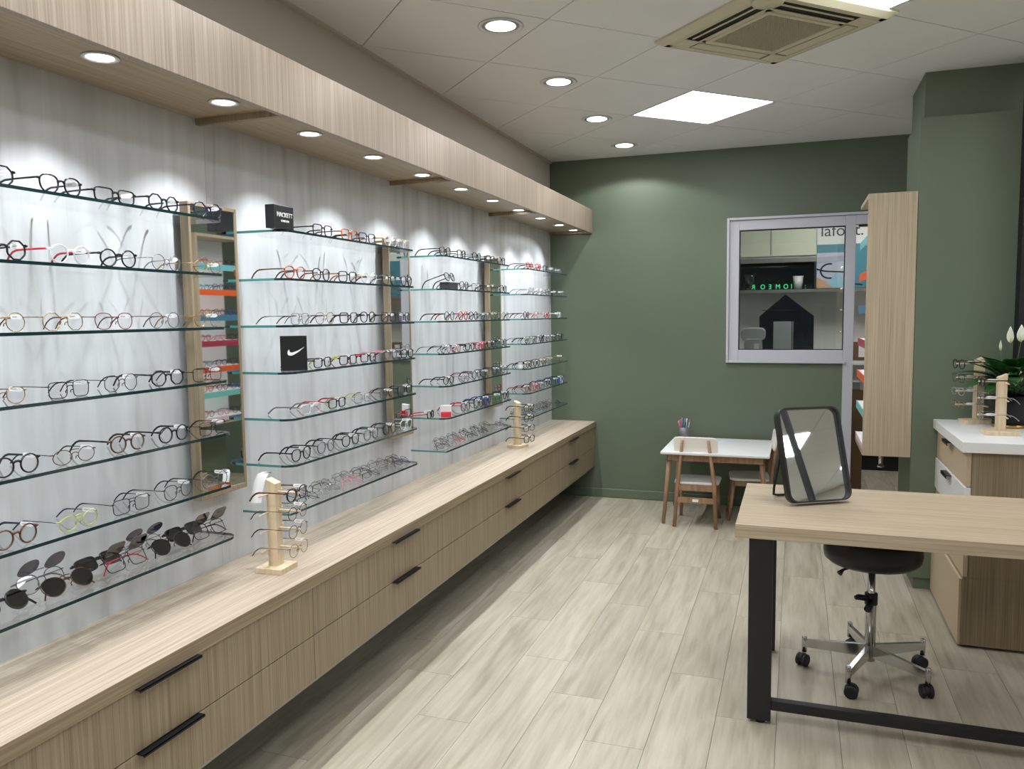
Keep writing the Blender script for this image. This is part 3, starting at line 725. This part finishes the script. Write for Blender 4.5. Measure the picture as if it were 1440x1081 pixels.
# ================================================================== WOODEN EYEWEAR STANDS
def eye_stand(loc, rz, h, lab, pairs, levels, sgroup='wooden eyewear stands', off=.095, bs=.05):
    t = thing('eyewear_stand', lab, 'stand', loc, rz, sgroup)
    B(-bs, bs, -.050, .050, 0, .018).build('base', M_pine, t, bevel=.001, bseg=1)
    pw = .018
    mb = MB(); mb.prism([(-pw, .018), (pw, .018), (pw, h-.016), (-pw, h)], -pw, pw, M=Matrix.Rotation(PI/2, 4, 'X'))
    mb.build('post', M_pine, t, bevel=.001, bseg=1)
    for z in levels:
        MB().tube([(pw-.002, 0, z), (off+.004, 0, z)], .0038, 8).build('peg', M_pine, t)
        MB().tube([(-.012, -.067, z-.006), (-.012, .067, z-.006)], .0034, 8).build('peg', M_pine, t)
    c, s_ = math.cos(rz), math.sin(rz)
    for (sh, cl, th, tc, ex), z in zip(pairs, levels):
        w_, h_ = DIM[sh]; rr = .0026 if th else .00115
        zb = h_/2+rr+h_*.16
        glasses((loc[0]+c*(off-.004), loc[1]+s_*(off-.004), loc[2]+z-zb+.0045), (0, 0, rz), '%s %s eyeglasses on the %s' % (cl, shname[sh], ex), 'eyeglasses on wooden stands', sh, cl, th, None, tc)
eye_stand((-1.634, 2.212, .606), math.radians(3), .313, 'pale wooden eyewear stand nearest on the counter, holding four pairs',
  [('panto', k_, True, 'tortoise', 'near counter stand, top peg'), ('round', k_, False, 'brown', 'near counter stand, second peg'), ('round', 'brown', False, k_, 'near counter stand, third peg'), ('round', 'gold', False, 'grey', 'near counter stand, lowest peg')],
  [.268, .206, .146, .083])
eye_stand((-1.668, 4.796, .606), math.radians(-14), .30, 'pale wooden eyewear stand far along the counter, holding four pairs',
  [('panto', k_, True, None, 'far counter stand, top peg'), ('round', k_, True, None, 'far counter stand, second peg'), ('rect', k_, True, None, 'far counter stand, third peg'), ('square', k_, True, None, 'far counter stand, lowest peg')],
  [.262, .196, .130, .062])
eye_stand((.845, 4.42, .896), math.radians(180+17), .325, 'taller wooden eyewear stand on the white sideboard, left of the plant',
  [('round', k_, True, None, 'sideboard stand at back, top peg'), ('panto', k_, False, None, 'sideboard stand at back, second peg'), ('oval', 'crystal', False, 'crystal', 'sideboard stand at back, third peg'), ('oval', 'gold', False, 'silver', 'sideboard stand at back, lowest peg')],
  [.292, .225, .158, .092], off=.105, bs=.07)
eye_stand((.862, 4.04, .896), math.radians(180+1), .27, 'shorter wooden eyewear stand at the front of the white sideboard',
  [('square', k_, True, None, 'front sideboard stand, top peg'), ('square', 'grey', False, 'silver', 'front sideboard stand, middle peg'), ('oval', 'silver', False, 'silver', 'front sideboard stand, lowest peg')],
  [.235, .160, .085], off=.088, bs=.07)

# ================================================================== RIGHT SIDEBOARD
sb = thing('sideboard', 'oak and white drawer sideboard with a white top, against the green pillar', 'sideboard', (.69, 3.78, 0))
X0 = .69; YA = 3.785; YZ = 4.531
def SB(x0, x1, y0, y1, z0, z1): return B(x0-.69, x1-.69, y0-3.78, y1-3.78, z0, z1)
SB(X0+.02, 1.75, YA, YZ, .31, .851).build('upper_carcass', M_dark_oak, sb, bevel=.001, bseg=1)
SB(X0+.0, 1.75, YA+.0, YZ, .012, .31).build('lower_carcass', M_dark_oak, sb, bevel=.001, bseg=1)
SB(X0-.012, X0-.001, YA+.004, YZ-.002, .012, .302).build('lower_panel', M_beige, sb)
SB(X0-.022, 1.76, YA-.025, YZ+.0, .851, .896).build('white_top', M_white, sb, bevel=.002)
SB(X0-.0, X0+.018, YA-.0, YZ, .702, .849).build('drawer_front', M_beige, sb, bevel=.001)
SB(X0-.006, X0+.0185, YA-.0, YZ, .547, .698).build('drawer_front', M_white, sb, bevel=.001, label='white drawer front')
SB(X0-.0, X0+.018, YA-.0, YZ, .312, .543).build('drawer_front', M_beige, sb, bevel=.001)
for z in (.845, .692):
    B(-.03, .0, 4.15-3.78-.07, 4.15-3.78+.07, z-.004, z-.001).box(-.03, -.027, 4.15-3.78-.07, 4.15-3.78+.07, z-.016, z-.001).build('handle', M_black, sb)

# peace lily
pl = thing('potted_peace_lily', 'peace lily with white flowers in a black pot with gold base ring', 'plant', (.955, 4.31, .896))
MB().lathe([(.001, .014), (.070, .014), (.076, .15), (.070, .15), (.068, .14), (.001, .14)], 32).build('pot', M_blackmatte, pl)
MB().lathe([(.001, 0), (.072, 0), (.073, .014), (.001, .0141)], 32).build('pot_base', mat('brass', (196, 158, 84), .3, .8), pl)
MB().lathe([(.001, .141), (.067, .1405)], 24).build('soil', mat('soil', (40, 30, 22), .9), pl)
M_leaf = noise_col(mat('lily_leaf', (36, 84, 36), .35), (20, 20, 20), [(.3, (26, 68, 26)), (.7, (52, 104, 44))])
M_spathe = mat('spathe', (232, 236, 224), .5)
def leaf_mesh(L_, wd, droop):
    mb = MB(); n = 9
    for i in range(n+1):
        t = i/n; wv = wd*math.sin(PI*min(1, t**.8))**.9*(1-.25*t)+.0006
        x = L_*t; z = -droop*L_*t*t; lift = .12*wv
        mb.v += [(x, -wv, z+lift), (x, -wv*.5, z-lift*.2), (x, 0, z-.001), (x, wv*.5, z-lift*.2), (x, wv, z+lift)]
    for i in range(n):
        for k in range(4): a = i*5+k; mb.f.append((a, a+1, a+6, a+5)); mb.mi.append(0); mb.sm.append(True)
    return mb
lr = random.Random(11)
for i in range(58):
    az = i*2.39996+lr.uniform(-.2, .2); el = math.radians(lr.uniform(30, 80)); L_ = lr.uniform(.12, .19); st = lr.uniform(.05, .14)
    if math.sin(az) > .3: L_ *= .5; st *= .7
    dx, dy, dz = math.cos(az)*math.cos(el+.2), math.sin(az)*math.cos(el+.2), math.sin(el+.2)
    base = Vector((.02*math.cos(az), .02*math.sin(az), .14)); end = base+Vector((dx, dy, dz))*st
    me = leaf_mesh(L_, lr.uniform(.030, .044), lr.uniform(.25, .6)).mesh('leaf', M_leaf)
    lo = obj('leaf', me, pl, end, (0, -el+.35, az))
    sm_ = lo.modifiers.new('solid', 'SOLIDIFY'); sm_.thickness = .0006
    MB().tube([base, end], .0016, 5).build('leaf_stem', M_leaf, pl)
for (x, y, z, az, s_) in ((-.055, -.04, .36, 2.4, .8), (-.015, -.03, .395, 2.0, 1.25), (.025, -.04, .40, -1.4, 1.3), (.085, -.05, .36, 1.2, .9), (.02, -.09, .22, 2.0, .8)):
    st = MB().tube([(0, 0, .14), (x*.4, y*.4, z*.6), (x, y, z-.005)], .0015, 5).build('flower_stem', M_leaf, pl)
    me = leaf_mesh(.062*s_, .016*s_, -.15).mesh('spathe', M_spathe)
    lo = obj('spathe', me, pl, (x, y, z), (0, -math.radians(80), az)); q = lo.modifiers.new('solid', 'SOLIDIFY'); q.thickness = .0006
    MB().tube([(x, y-.004, z), (x, y-.006, z+.028*s_)], .003, 6).build('spadix', mat('spadix', (220, 214, 150), .7), pl)

# ================================================================== TALL DISPLAY CABINET
dc = thing('display_cabinet', 'tall oak wall cabinet with coloured shelves, hung on the pillar side', 'cabinet', (.34, 4.534, .69))
def DC(x0, x1, y0, y1, z0, z1): return B(x0-.34, x1-.34, y0-4.534, y1-4.534, z0-.69, z1-.69)
DC(.34, .568, 4.534, 4.552, .692, 2.045).build('side_panel', M_cab, dc, bevel=.001, bseg=1)
DC(.34, .568, 4.553, 5.061, 2.025, 2.045).build('top_panel', M_cab, dc)
DC(.34, .568, 4.553, 5.061, .692, .712).build('bottom_panel', M_cab, dc)
DC(.550, .5685, 4.553, 5.061, .713, 2.024).build('back_panel', M_white, dc)
shc = [('turquoise', (110, 178, 184), 1.835), ('orange', (222, 92, 44), 1.655), ('blue', (70, 120, 150), 1.475), ('raspberry', (160, 50, 74), 1.292), ('orange', (214, 90, 50), 1.108), ('turquoise', (120, 190, 186), .928), ('pink', (226, 196, 204), .745)]
for i, (n_, c_, z) in enumerate(shc):
    s_ = DC(.345, .549, 4.553, 5.061, z-.012, z+.0).build('shelf', M_white, dc)
    DC(.340, .3445, 4.553, 5.061, z-.040, z+.002).build('shelf_edge', mat('edge_'+n_+str(i), c_, .4), s_, label='%s shelf edge' % n_)
    if i in (0, 1, 2, 3, 4, 5, 6):
        DC(.352, .362, 4.57, 5.045, z-.018, z-.0125).build('led_strip', M_led, s_)
dcg = 0
pool = ['red', 'blue', 'pink', 'turquoise', k_, 'purple', 'orange', 'navy', 'tortoise']
for i, (n_, c_, z) in enumerate(shc):
    for j, y in enumerate((4.64, 4.80, 4.96)):
        cl = pool[(i*3+j*2) % 9]; sh = ['round', 'oval', 'panto'][(i+j) % 3]
        glasses((.382, y, z), (0, 0, PI), "%s %s children's eyeglasses, %s from pillar end on %s shelf of tall cabinet" % (cl, shname[sh], ordl[j], rown[i]), 'eyeglasses in the tall cabinet', sh, cl, True, None, None, tag=False)
# chrome tube under the cabinet
ug = thing('coat_rail', 'short chrome post under the tall oak cabinet', 'post', (.45, 4.75, .60))
MB().tube([(0, 0, 0), (0, 0, .0915)], .012, 12).lathe([(.018, -.004), (.018, .004)], 14).build('chrome_tube', M_chrome, ug)

# ================================================================== DESK
dk = thing('desk', 'pale oak desk with black steel legs in the right foreground', 'desk', (-.187, 2.83, 0))
def DK(x0, x1, y0, y1, z0, z1): return B(x0+.187, x1+.187, y0-2.83, y1-2.83, z0, z1)
DK(-.187, 1.75, 2.832, 3.545, .669, .716).build('desktop', M_desk, dk, bevel=.0015)
for (x, y) in ((-.141, 2.847), (-.141, 3.47), (1.62, 2.847), (1.62, 3.47)):
    lg = DK(x, x+.08, y, y+.042, .012, .669).build('leg', M_black, dk, bevel=.002)
    MB().lathe([(.014, 0), (.014, .0118)], 12, x+.187+.045, y+.02-2.83).build('foot', M_blackmatte, lg)
DK(-.061, 1.619, 2.852, 2.886, .052, .086).build('crossbar', M_black, dk, bevel=.002)
DK(-.061, 1.619, 3.475, 3.505, .625, .668).build('crossbar', M_black, dk)

# desk mirror
dm = thing('desk_mirror', 'black-framed tilting mirror standing on the desk', 'mirror', (.10, 3.222, .7255), math.radians(31.5))
def rrect(w_, h_, r_, n=5):
    P = []
    for cx, cy, a0 in ((w_/2-r_, h_/2-r_, 0), (-w_/2+r_, h_/2-r_, PI/2), (-w_/2+r_, -h_/2+r_, PI), (w_/2-r_, -h_/2+r_, 1.5*PI)):
        for i in range(n+1): a = a0+PI/2*i/n; P.append((cx+r_*math.cos(a), cy+r_*math.sin(a)))
    return P
tl = math.radians(17)
mw, mh = .262, .365
Tm = Matrix.Translation((0, 0, .001)) @ Matrix.Rotation(-tl, 4, 'X') @ Matrix.Translation((0, 0, mh/2)) @ Matrix.Rotation(PI/2, 4, 'X')
def ringprism(o_, i_, z0, z1, M_):
    mb = MB(); n = len(o_)
    for z in (z0, z1):
        for P in (o_, i_): mb.v += [tuple(M_ @ Vector((p[0], p[1], z))) for p in P]
    for k in range(n):
        j = (k+1) % n
        mb.f += [(k, j, 2*n+j, 2*n+k), (n+j, n+k, 3*n+k, 3*n+j), (k, n+k, n+j, j), (2*n+k, 2*n+j, 3*n+j, 3*n+k)]
        mb.mi += [0]*4; mb.sm += [True, True, False, False]
    return mb
ringprism(rrect(mw, mh, .035), rrect(mw-.010, mh-.010, .031), -.026, .014, Tm).build('mirror_frame', M_black, dm)
MB().prism(rrect(mw-.0102, mh-.0102, .031), -.014, -.004, M=Tm).build('mirror_glass', M_mirror, dm)
MB().prism(rrect(mw-.0102, mh-.0102, .031), -.0245, -.0145, M=Tm).build('backing', M_black, dm)
bb = Tm @ Vector((0, mh*.12, -.028))
pz = bb.z
MB().tube([(-.11, bb.y, pz), (-.11, bb.y+.055, .03), (-.105, bb.y+.065, .001), (-.085, bb.y+.067, -.0035), (.085, bb.y+.067, -.0035), (.105, bb.y+.065, .001), (.11, bb.y+.055, .03), (.11, bb.y, pz)], .005, 8).build('support_leg', M_black, dm)

# ================================================================== STOOL
st = thing('swivel_stool', 'round black swivel stool on five chrome legs with castors, under the desk', 'stool', (.30, 3.385, 0))
MB().lathe([(.001, .462), (.12, .458), (.160, .462), (.178, .478), (.182, .505), (.178, .548), (.165, .565), (.12, .572), (.001, .573)], 40).build('seat', M_leather, st)
MB().lathe([(.014, .07), (.014, .461)], 18).build('gas_lift', M_chrome, st)
MB().lathe([(.020, .06), (.020, .28), (.019, .305), (.015, .308)], 18).build('column', M_chrome, st)
MB().lathe([(.024, .290), (.024, .335), (.016, .337)], 18).build('collar', M_blackmatte, st)
MB().tube([(-.018, -.02, .318), (-.050, -.035, .325), (-.062, -.04, .322)], [.012, .012, .008], 8).build('lock_knob', M_blackmatte, st)
MB().tube([(.0, -.02, .305), (-.018, -.06, .285)], [.014, .014], 10).build('lock_knob', M_blackmatte, st)
MB().tube([(-.03, -.02, .455), (-.11, -.10, .450), (-.125, -.115, .438)], [.005, .005, .011], 8).build('height_lever', M_blackmatte, st)
for i in range(5):
    a = math.radians(176+72*i); c, s_ = math.cos(a), math.sin(a)
    M_ = Matrix.Rotation(a, 4, 'Z')
    lg = MB()
    lg.v += [tuple(M_ @ Vector(p)) for p in ((.016, -.008, .075), (.016, .008, .075), (.016, -.008, .125), (.016, .008, .125), (.24, -.008, .078), (.24, .008, .078), (.24, -.008, .108), (.24, .008, .108))]
    for f_ in ((0, 1, 3, 2), (4, 6, 7, 5), (0, 4, 5, 1), (2, 3, 7, 6), (0, 2, 6, 4), (1, 5, 7, 3)): lg.f.append(f_); lg.mi.append(0); lg.sm.append(False)
    lg.lathe([(.010, .055), (.010, .118), (.007, .121)], 12, .245*c, .245*s_)
    l_ = lg.build('leg', M_chrome, st)
    wa = a+1.1+i*.7
    mb = MB(); q = Vector((.245*c, .245*s_, 0)); dx = Vector((math.cos(wa), math.sin(wa), 0)); ax = Vector((-dx.y, dx.x, 0))
    ctr = q+dx*.012+Vector((0, 0, .0255))
    for sg in (-1, 1):
        mb.tube([ctr+ax*(sg*.006), ctr+ax*(sg*.010), ctr+ax*(sg*.019), ctr+ax*(sg*.022)], [.022, .0255, .0255, .020], 16)
    mb.tube([ctr-ax*.008+Vector((0, 0, .005)), ctr+ax*.008+Vector((0, 0, .005))], .0225, 12)
    mb.build('castor', M_blackmatte, l_)

# ================================================================== KIDS TABLE AND CHAIRS
kt = thing('childrens_table', 'low white-topped table with beech legs against the green wall', 'table', (-.50, 5.75, 0))
B(-.355, .355, -.345, .345, .495, .515).build('tabletop', M_white, kt, bevel=.006)
B(-.31, .31, -.30, -.282, .448, .495).box(-.31, .31, .282, .30, .448, .495).box(-.31, -.292, -.282, .282, .448, .495).box(.292, .31, -.282, .282, .448, .495).build('apron', M_beech, kt)
for sx in (-1, 1):
    for sy in (-1, 1):
        MB().tube([(sx*.348*.985, sy*.278, 0), (sx*.30, sy*.268, .494)], [.012, .019], 10).build('leg', M_beech, kt)
pcup = thing('pencil_cup', 'grey mesh cup of coloured pens on the low white table', 'pen cup', (-.775, 6.02, .515))
MB().lathe([(.001, .001), (.033, .001), (.038, .085), (.036, .085), (.032, .004), (.001, .0035)], 20).build('cup', mat('mesh_grey', (120, 118, 126), .5, .3), pcup)
pr = random.Random(5)
PN = ['tallest rose', 'cream', 'blue-grey', 'black', 'red', 'pale teal', 'light pink', 'second rose', 'second cream', 'second blue-grey', 'second black']
for i in range(11):
    a = pr.uniform(0, 2*PI); c_ = [(226, 110, 130), (230, 226, 220), (90, 150, 190), (40, 40, 44), (214, 70, 60), (150, 200, 190), (236, 170, 180)][i % 7]
    q = Vector((.018*math.cos(a), .018*math.sin(a), .006)); e = Vector((.042*math.cos(a+.3), .030*math.sin(a+.3), pr.uniform(.12, .155)))
    tt = thing('pen', '%s pen standing in the grey mesh cup' % PN[i], 'pen', pcup.location+q, 0, 'pens in the mesh cup')
    MB().tube([(0, 0, 0), (e-q)*.85, (e-q)], [.0035, .0035, .0045], 6).build('barrel', mat('pen_%d' % (i % 7), c_, .4), tt)
sheet = thing('paper_sheet', 'sheet of paper lying on the low white table', 'paper', (-.50, 5.90, .5152), .4)
B(-.09, .09, -.06, .06, 0, .0006).build('sheet', mat('paper_grey', (214, 218, 226), .7), sheet)
def kid_chair(loc, rz, lab):
    t = thing('childrens_chair', lab, 'chair', loc, rz, "children's chairs")
    # faces +y ; back at -y
    mb = MB(); P = rrect(.30, .27, .05, 5); mb.prism(P, .285, .303, M=Matrix.Translation((0, .01, 0))); mb.build('seat', M_white, t, bevel=.004)
    Rb = Matrix.Translation((0, -.158, .555)) @ Matrix.Rotation(math.radians(8), 4, 'X') @ Matrix.Rotation(PI/2, 4, 'X')
    MB().prism(rrect(.29, .128, .035, 5), -.006, .006, M=Rb).build('backrest', mat('cream_lacquer', (240, 236, 228), .45), t, bevel=.003)
    for sx in (-1, 1):
        lg = MB(); lg.tube([(sx*.138, -.172, 0), (sx*.122, -.128, .29), (sx*.085, -.178, .60)], [.012, .015, .010], 8, ry=[.011, .013, .010]); l_ = lg.build('rear_leg', M_beech, t)
        for z in (.525, .585):
            f = (z-.29)/.31; MB().tube([(sx*(.122-.037*f), -.128-.050*f-.008, z), (sx*(.122-.037*f), -.128-.050*f-.0125, z)], .004, 8).build('bolt', M_chrome, l_)
        MB().tube([(sx*.135, .150, 0), (sx*.118, .115, .285)], [.011, .015], 8).build('front_leg', M_beech, t)
        B(sx*.118-.009, sx*.118+.009, -.125, .115, .245, .284).build('side_rail', M_beech, t)
    B(-.118, .118, -.136, -.120, .245, .284).build('seat_rail', M_beech, t)
    B(-.118, .118, .105, .121, .245, .284).build('seat_rail', M_beech, t)
    br_ = B(-.122, .122, -.150, -.134, .165, .200).build('stretcher', M_beech, t)
    B(-.02, .02, -.1515, -.1505, .173, .192).build('maker_plate', M_paper, br_)
kid_chair((-.622, 5.585, 0), 0, "white and beech child's chair seen from behind, tucked under the table")
kid_chair((-.285, 5.83, 0), math.radians(96), "white and beech child's chair at the table's right end, seen side-on")

# ================================================================== BACK ROOM CONTENTS
hc = thing('wall_cupboard', 'cream two-door wall cupboard above a dark niche, seen through the window', 'cupboard', (-.2, 7.9, 1.64))
def HC(x0, x1, y0, y1, z0, z1): return B(x0+.2, x1+.2, y0-7.9, y1-7.9, z0-1.64, z1-1.64)
HC(-.80, .165, 7.92, 8.298, 1.93, 2.36).build('carcass', M_whiteplastic, hc)
HC(-.80, -.240, 7.90, 7.919, 1.965, 2.36).build('door', M_cupb, hc)
HC(-.228, .163, 7.90, 7.919, 1.965, 2.36).build('door', M_cupb, hc)
HC(-.80, .165, 7.895, 7.915, 1.905, 1.945).build('light_rail', M_alu, hc)
HC(-.80, .165, 7.90, 8.298, 1.625, 1.655).build('niche_shelf', M_alu, hc)
HC(-.80, .165, 8.27, 8.298, 1.656, 1.93).build('niche_back', mat('niche_black', (12, 14, 14), .5), hc)
HC(.150, .165, 7.90, 8.27, 1.656, 1.929).build('niche_side', mat('niche_black', (12, 14, 14), .5), hc)
wp = thing('flower_pot', 'white flower pot in the dark niche', 'pot', (.012, 8.02, 1.6555))
MB().lathe([(.034, 0), (.048, .125), (.044, .125), (.032, .008)], 24).build('pot', M_white, wp)
jr = thing('glass_jar', 'clear glass jar at the left of the dark niche', 'jar', (-.42, 8.02, 1.6555))
MB().lathe([(.055, 0), (.055, .12), (.06, .16), (.057, .16), (.052, .12), (.052, .004)], 24).build('jar', M_jar, jr)
fr_ = thing('sweets', 'small heap of red and green sweets in the glass jar', 'sweets', (-.42, 8.02, 1.66)); 
mb = MB()
for i in range(16):
    a = pr.uniform(0, 6.28); q = pr.uniform(0, .034); z = pr.uniform(.008, .035)
    mb.lathe([(.0005, z-.008), (.008, z-.004), (.008, z+.004), (.0005, z+.008)], 8, q*math.cos(a), q*math.sin(a), mi=i % 3)
o = mb.build('sweets_heap', [mat('sweet_red', (210, 60, 50), .4), mat('sweet_green', (90, 180, 100), .4), mat('sweet_yellow', (220, 180, 70), .4)], fr_); o['kind'] = 'stuff'
dp = thing('dark_plant', 'dim leafy plant at the back of the dark niche', 'plant', (-.20, 8.12, 1.6555))
MB().lathe([(.03, 0), (.04, .06), (.001, .06)], 16).build('pot', M_blackmatte, dp)
for i in range(12):
    a = i*2.4; me = leaf_mesh(.10, .016, .3).mesh('leaf', M_leaf); q = obj('leaf', me, dp, (0, 0, .06), (0, -.5-.08*(i % 5), a))
M_letter_reflection = mat('letter_reflection_green', (30, 120, 70), .5, emit=(70, 235, 150), es=1.1)
ns = thing('lettering_reflection', 'green mirrored lettering, a window reflection built as glowing letters in the niche', 'sign_reflection', (-.2, 7.93, 1.6555))  # glowing letters stand in for a lit sign reflected in the window glass
for i, (ch, x) in enumerate([('R', -.385), ('O', -.30), ('E', -.235), ('M', -.165), ('O', -.095), ('I', -.045), (':', .075)]):
    o = text_mesh(ch, .062, M_letter_reflection, 'reflected_letter', ns, (x+.2, 0, .026), (PI/2, 0, 0), .001); o.scale = (-.9, 1, 1)
po = thing('poster', 'advertising poster seen through the window with dark eyeglasses and pale blue shapes', 'poster', (.40, 7.93, 1.66))
def PO(x0, x1, z0, z1, m_, nm, d=0, par=None): return B(x0-.40, x1-.40, -.003-d, .0-d if d else .004, z0-1.66, z1-1.66).build(nm, m_, par or po)
PO(.17, .90, 1.66, 2.36, mat('poster_white', (222, 222, 222), .5), 'poster_board')
PO(.17, .90, 1.98, 2.055, mat('poster_teal', (70, 130, 148), .5), 'teal_band', .0041)
PO(.17, .45, 1.66, 1.98, mat('poster_lilac', (190, 190, 210), .5), 'lilac_field', .0041)
PO(.45, .90, 1.66, 1.98, mat('poster_teal', (70, 130, 148), .5), 'teal_field', .0041)
def flatpoly(pts, m_, nm, d): return MB().prism([(x-.40, z-1.66) for x, z in pts], 0, .001, M=Matrix.Translation((0, -.0075-d, 0)) @ Matrix.Rotation(PI/2, 4, 'X')).build(nm, m_, po)
flatpoly([(.17, 1.662), (.32, 1.662), (.25, 1.72), (.17, 1.76)], mat('poster_skin', (206, 160, 128), .5), 'skin_shape', 0)
flatpoly([(.26, 1.70), (.34, 1.80), (.44, 1.73), (.44, 1.665), (.32, 1.665)], mat('poster_sky', (150, 196, 220), .5), 'pale_blue_shape', .001)
flatpoly([(.17, 1.94), (.42, 1.955), (.42, 1.90), (.17, 1.89)], mat('poster_grey', (168, 168, 190), .5), 'grey_band', .001)
ink = mat('poster_ink', (30, 32, 52), .5)
arc_ = [(.245+.075*math.cos(a)*1.0, 1.815+.065*math.sin(a)) for a in [math.radians(t) for t in range(75, 290, 14)]]
MB().tube([(x+.035-.40, -.0095, z-1.66) for x, z in arc_], .007, 6, ry=.001).build('printed_frame', ink, po)
MB().tube([(.17-.4, -.0095, 1.835-1.66), (.24-.4, -.0095, 1.815-1.66), (.44-.4, -.0095, 1.80-1.66)], .006, 6, ry=.001).build('printed_temple', ink, po)
MB().tube([(.47-.4, -.0095, 1.70-1.66), (.56-.4, -.0095, 1.685-1.66)], .006, 6, ry=.001).build('printed_temple', ink, po)
text_mesh('lafont.', .15, ink, 'lettering', po, (-.02, -.005, .515), (PI/2, 0, 0), .0005, sx=.98)
PO(.165, .91, 1.625, 1.655, M_alu, 'ledge', .004)
# machine with pointed housing
mc = thing('lens_machine', 'black pentagonal machine with a grey front panel, seen through the window', 'machine', (-.08, 7.5, .86))
k2 = .955
P5 = [(-.225, 0), (.225, 0), (.225, .55), (-.01, .74), (-.225, .55)]
MB().prism(P5, -.14, .14, M=Matrix.Rotation(PI/2, 4, 'X')).build('housing', mat('navy_black', (12, 14, 24), .15), mc, bevel=.006)
B(-.105, .045, -.150, -.1405, .05, .505).build('front_panel', mat('machine_grey', (150, 154, 156), .4), mc, bevel=.003)
B(.050, .06, -.152, -.1405, .05, .505).build('side_strip', M_alu, mc)
B(-.20, .08, -.146, -.1405, .60, .606).build('lid_seam', M_blackmatte, mc)
sl2 = thing('slit_lamp', 'white optical instrument left of the black machine, seen through the window', 'instrument', (-.345, 7.22, .86))
MB().prism(rrect(.145, .30, .03, 4), -.07, .07, M=Matrix.Translation((0, 0, .21)) @ Matrix.Rotation(PI/2, 4, 'X')).build('body', mat('grey_plastic', (170, 172, 172), .4), sl2, bevel=.004)
MB().prism(rrect(.20, .11, .04, 4), -.05, .05, M=Matrix.Translation((0, -.01, .40)) @ Matrix.Rotation(PI/2, 4, 'X')).build('head', mat('grey_plastic', (170, 172, 172), .4), sl2, bevel=.008)
B(.01, .05, -.0725, -.0705, .27, .32).build('label_plate', M_white, sl2)
bc = thing('back_counter', 'white counter in the room behind the window', 'counter', (-.3, 7.55, 0))
B(-.85, .66, -.35, .35, .82, .86).build('worktop', M_white, bc)
B(-.85, .66, -.32, .35, 0.0, .82).build('counter_body', mat('grey_body', (150, 150, 146), .5), bc)
bx = thing('cardboard_post', 'tall brown cardboard carton standing inside the doorway', 'carton', (.455, 6.75, 0))
B(-.04, .045, -.05, .25, 0, .84).build('carton', mat('cardboard', (112, 84, 62), .8), bx, bevel=.003)
B(-.03, .02, -.06, .1, .845, .90).build('plastic_wrap', mat('grey_wrap', (120, 120, 124), .4), bx)
cb = thing('storage_box', 'brown carton on a shelf beyond the doorway', 'box', (.60, 8.0, 1.0))
B(-.10, .25, -.1, .15, 0, .16).build('carton', mat('cardboard', (112, 84, 62), .8), cb)
B(-.06, .0, -.102, -.1005, .03, .14).build('label_plate', M_paper, cb)
sr = thing('wall_shelf', 'white shelf with a carton beyond the doorway', 'shelf', (.60, 8.1, .98))
B(-.22, .6, -.2, .199, -.02, .019).build('board', M_white, sr)
bk = thing('black_crate', 'low black crate on the floor beyond the doorway', 'crate', (.78, 8.0, 0))
B(-.25, .20, -.12, .12, .0, .14).box(-.27, .22, -.14, .14, .13, .15).build('crate_body', M_blackmatte, bk, bevel=.004)
bl = thing('ceiling_light_panel', 'ceiling light in the room behind the window', 'light', (.3, 7.0, 2.495))
B(-.3, .3, -.3, .3, -.0, .005).build('diffuser', mat('panel_glow_dim', (255, 255, 255), .5, emit=(255, 253, 248), es=16), bl)
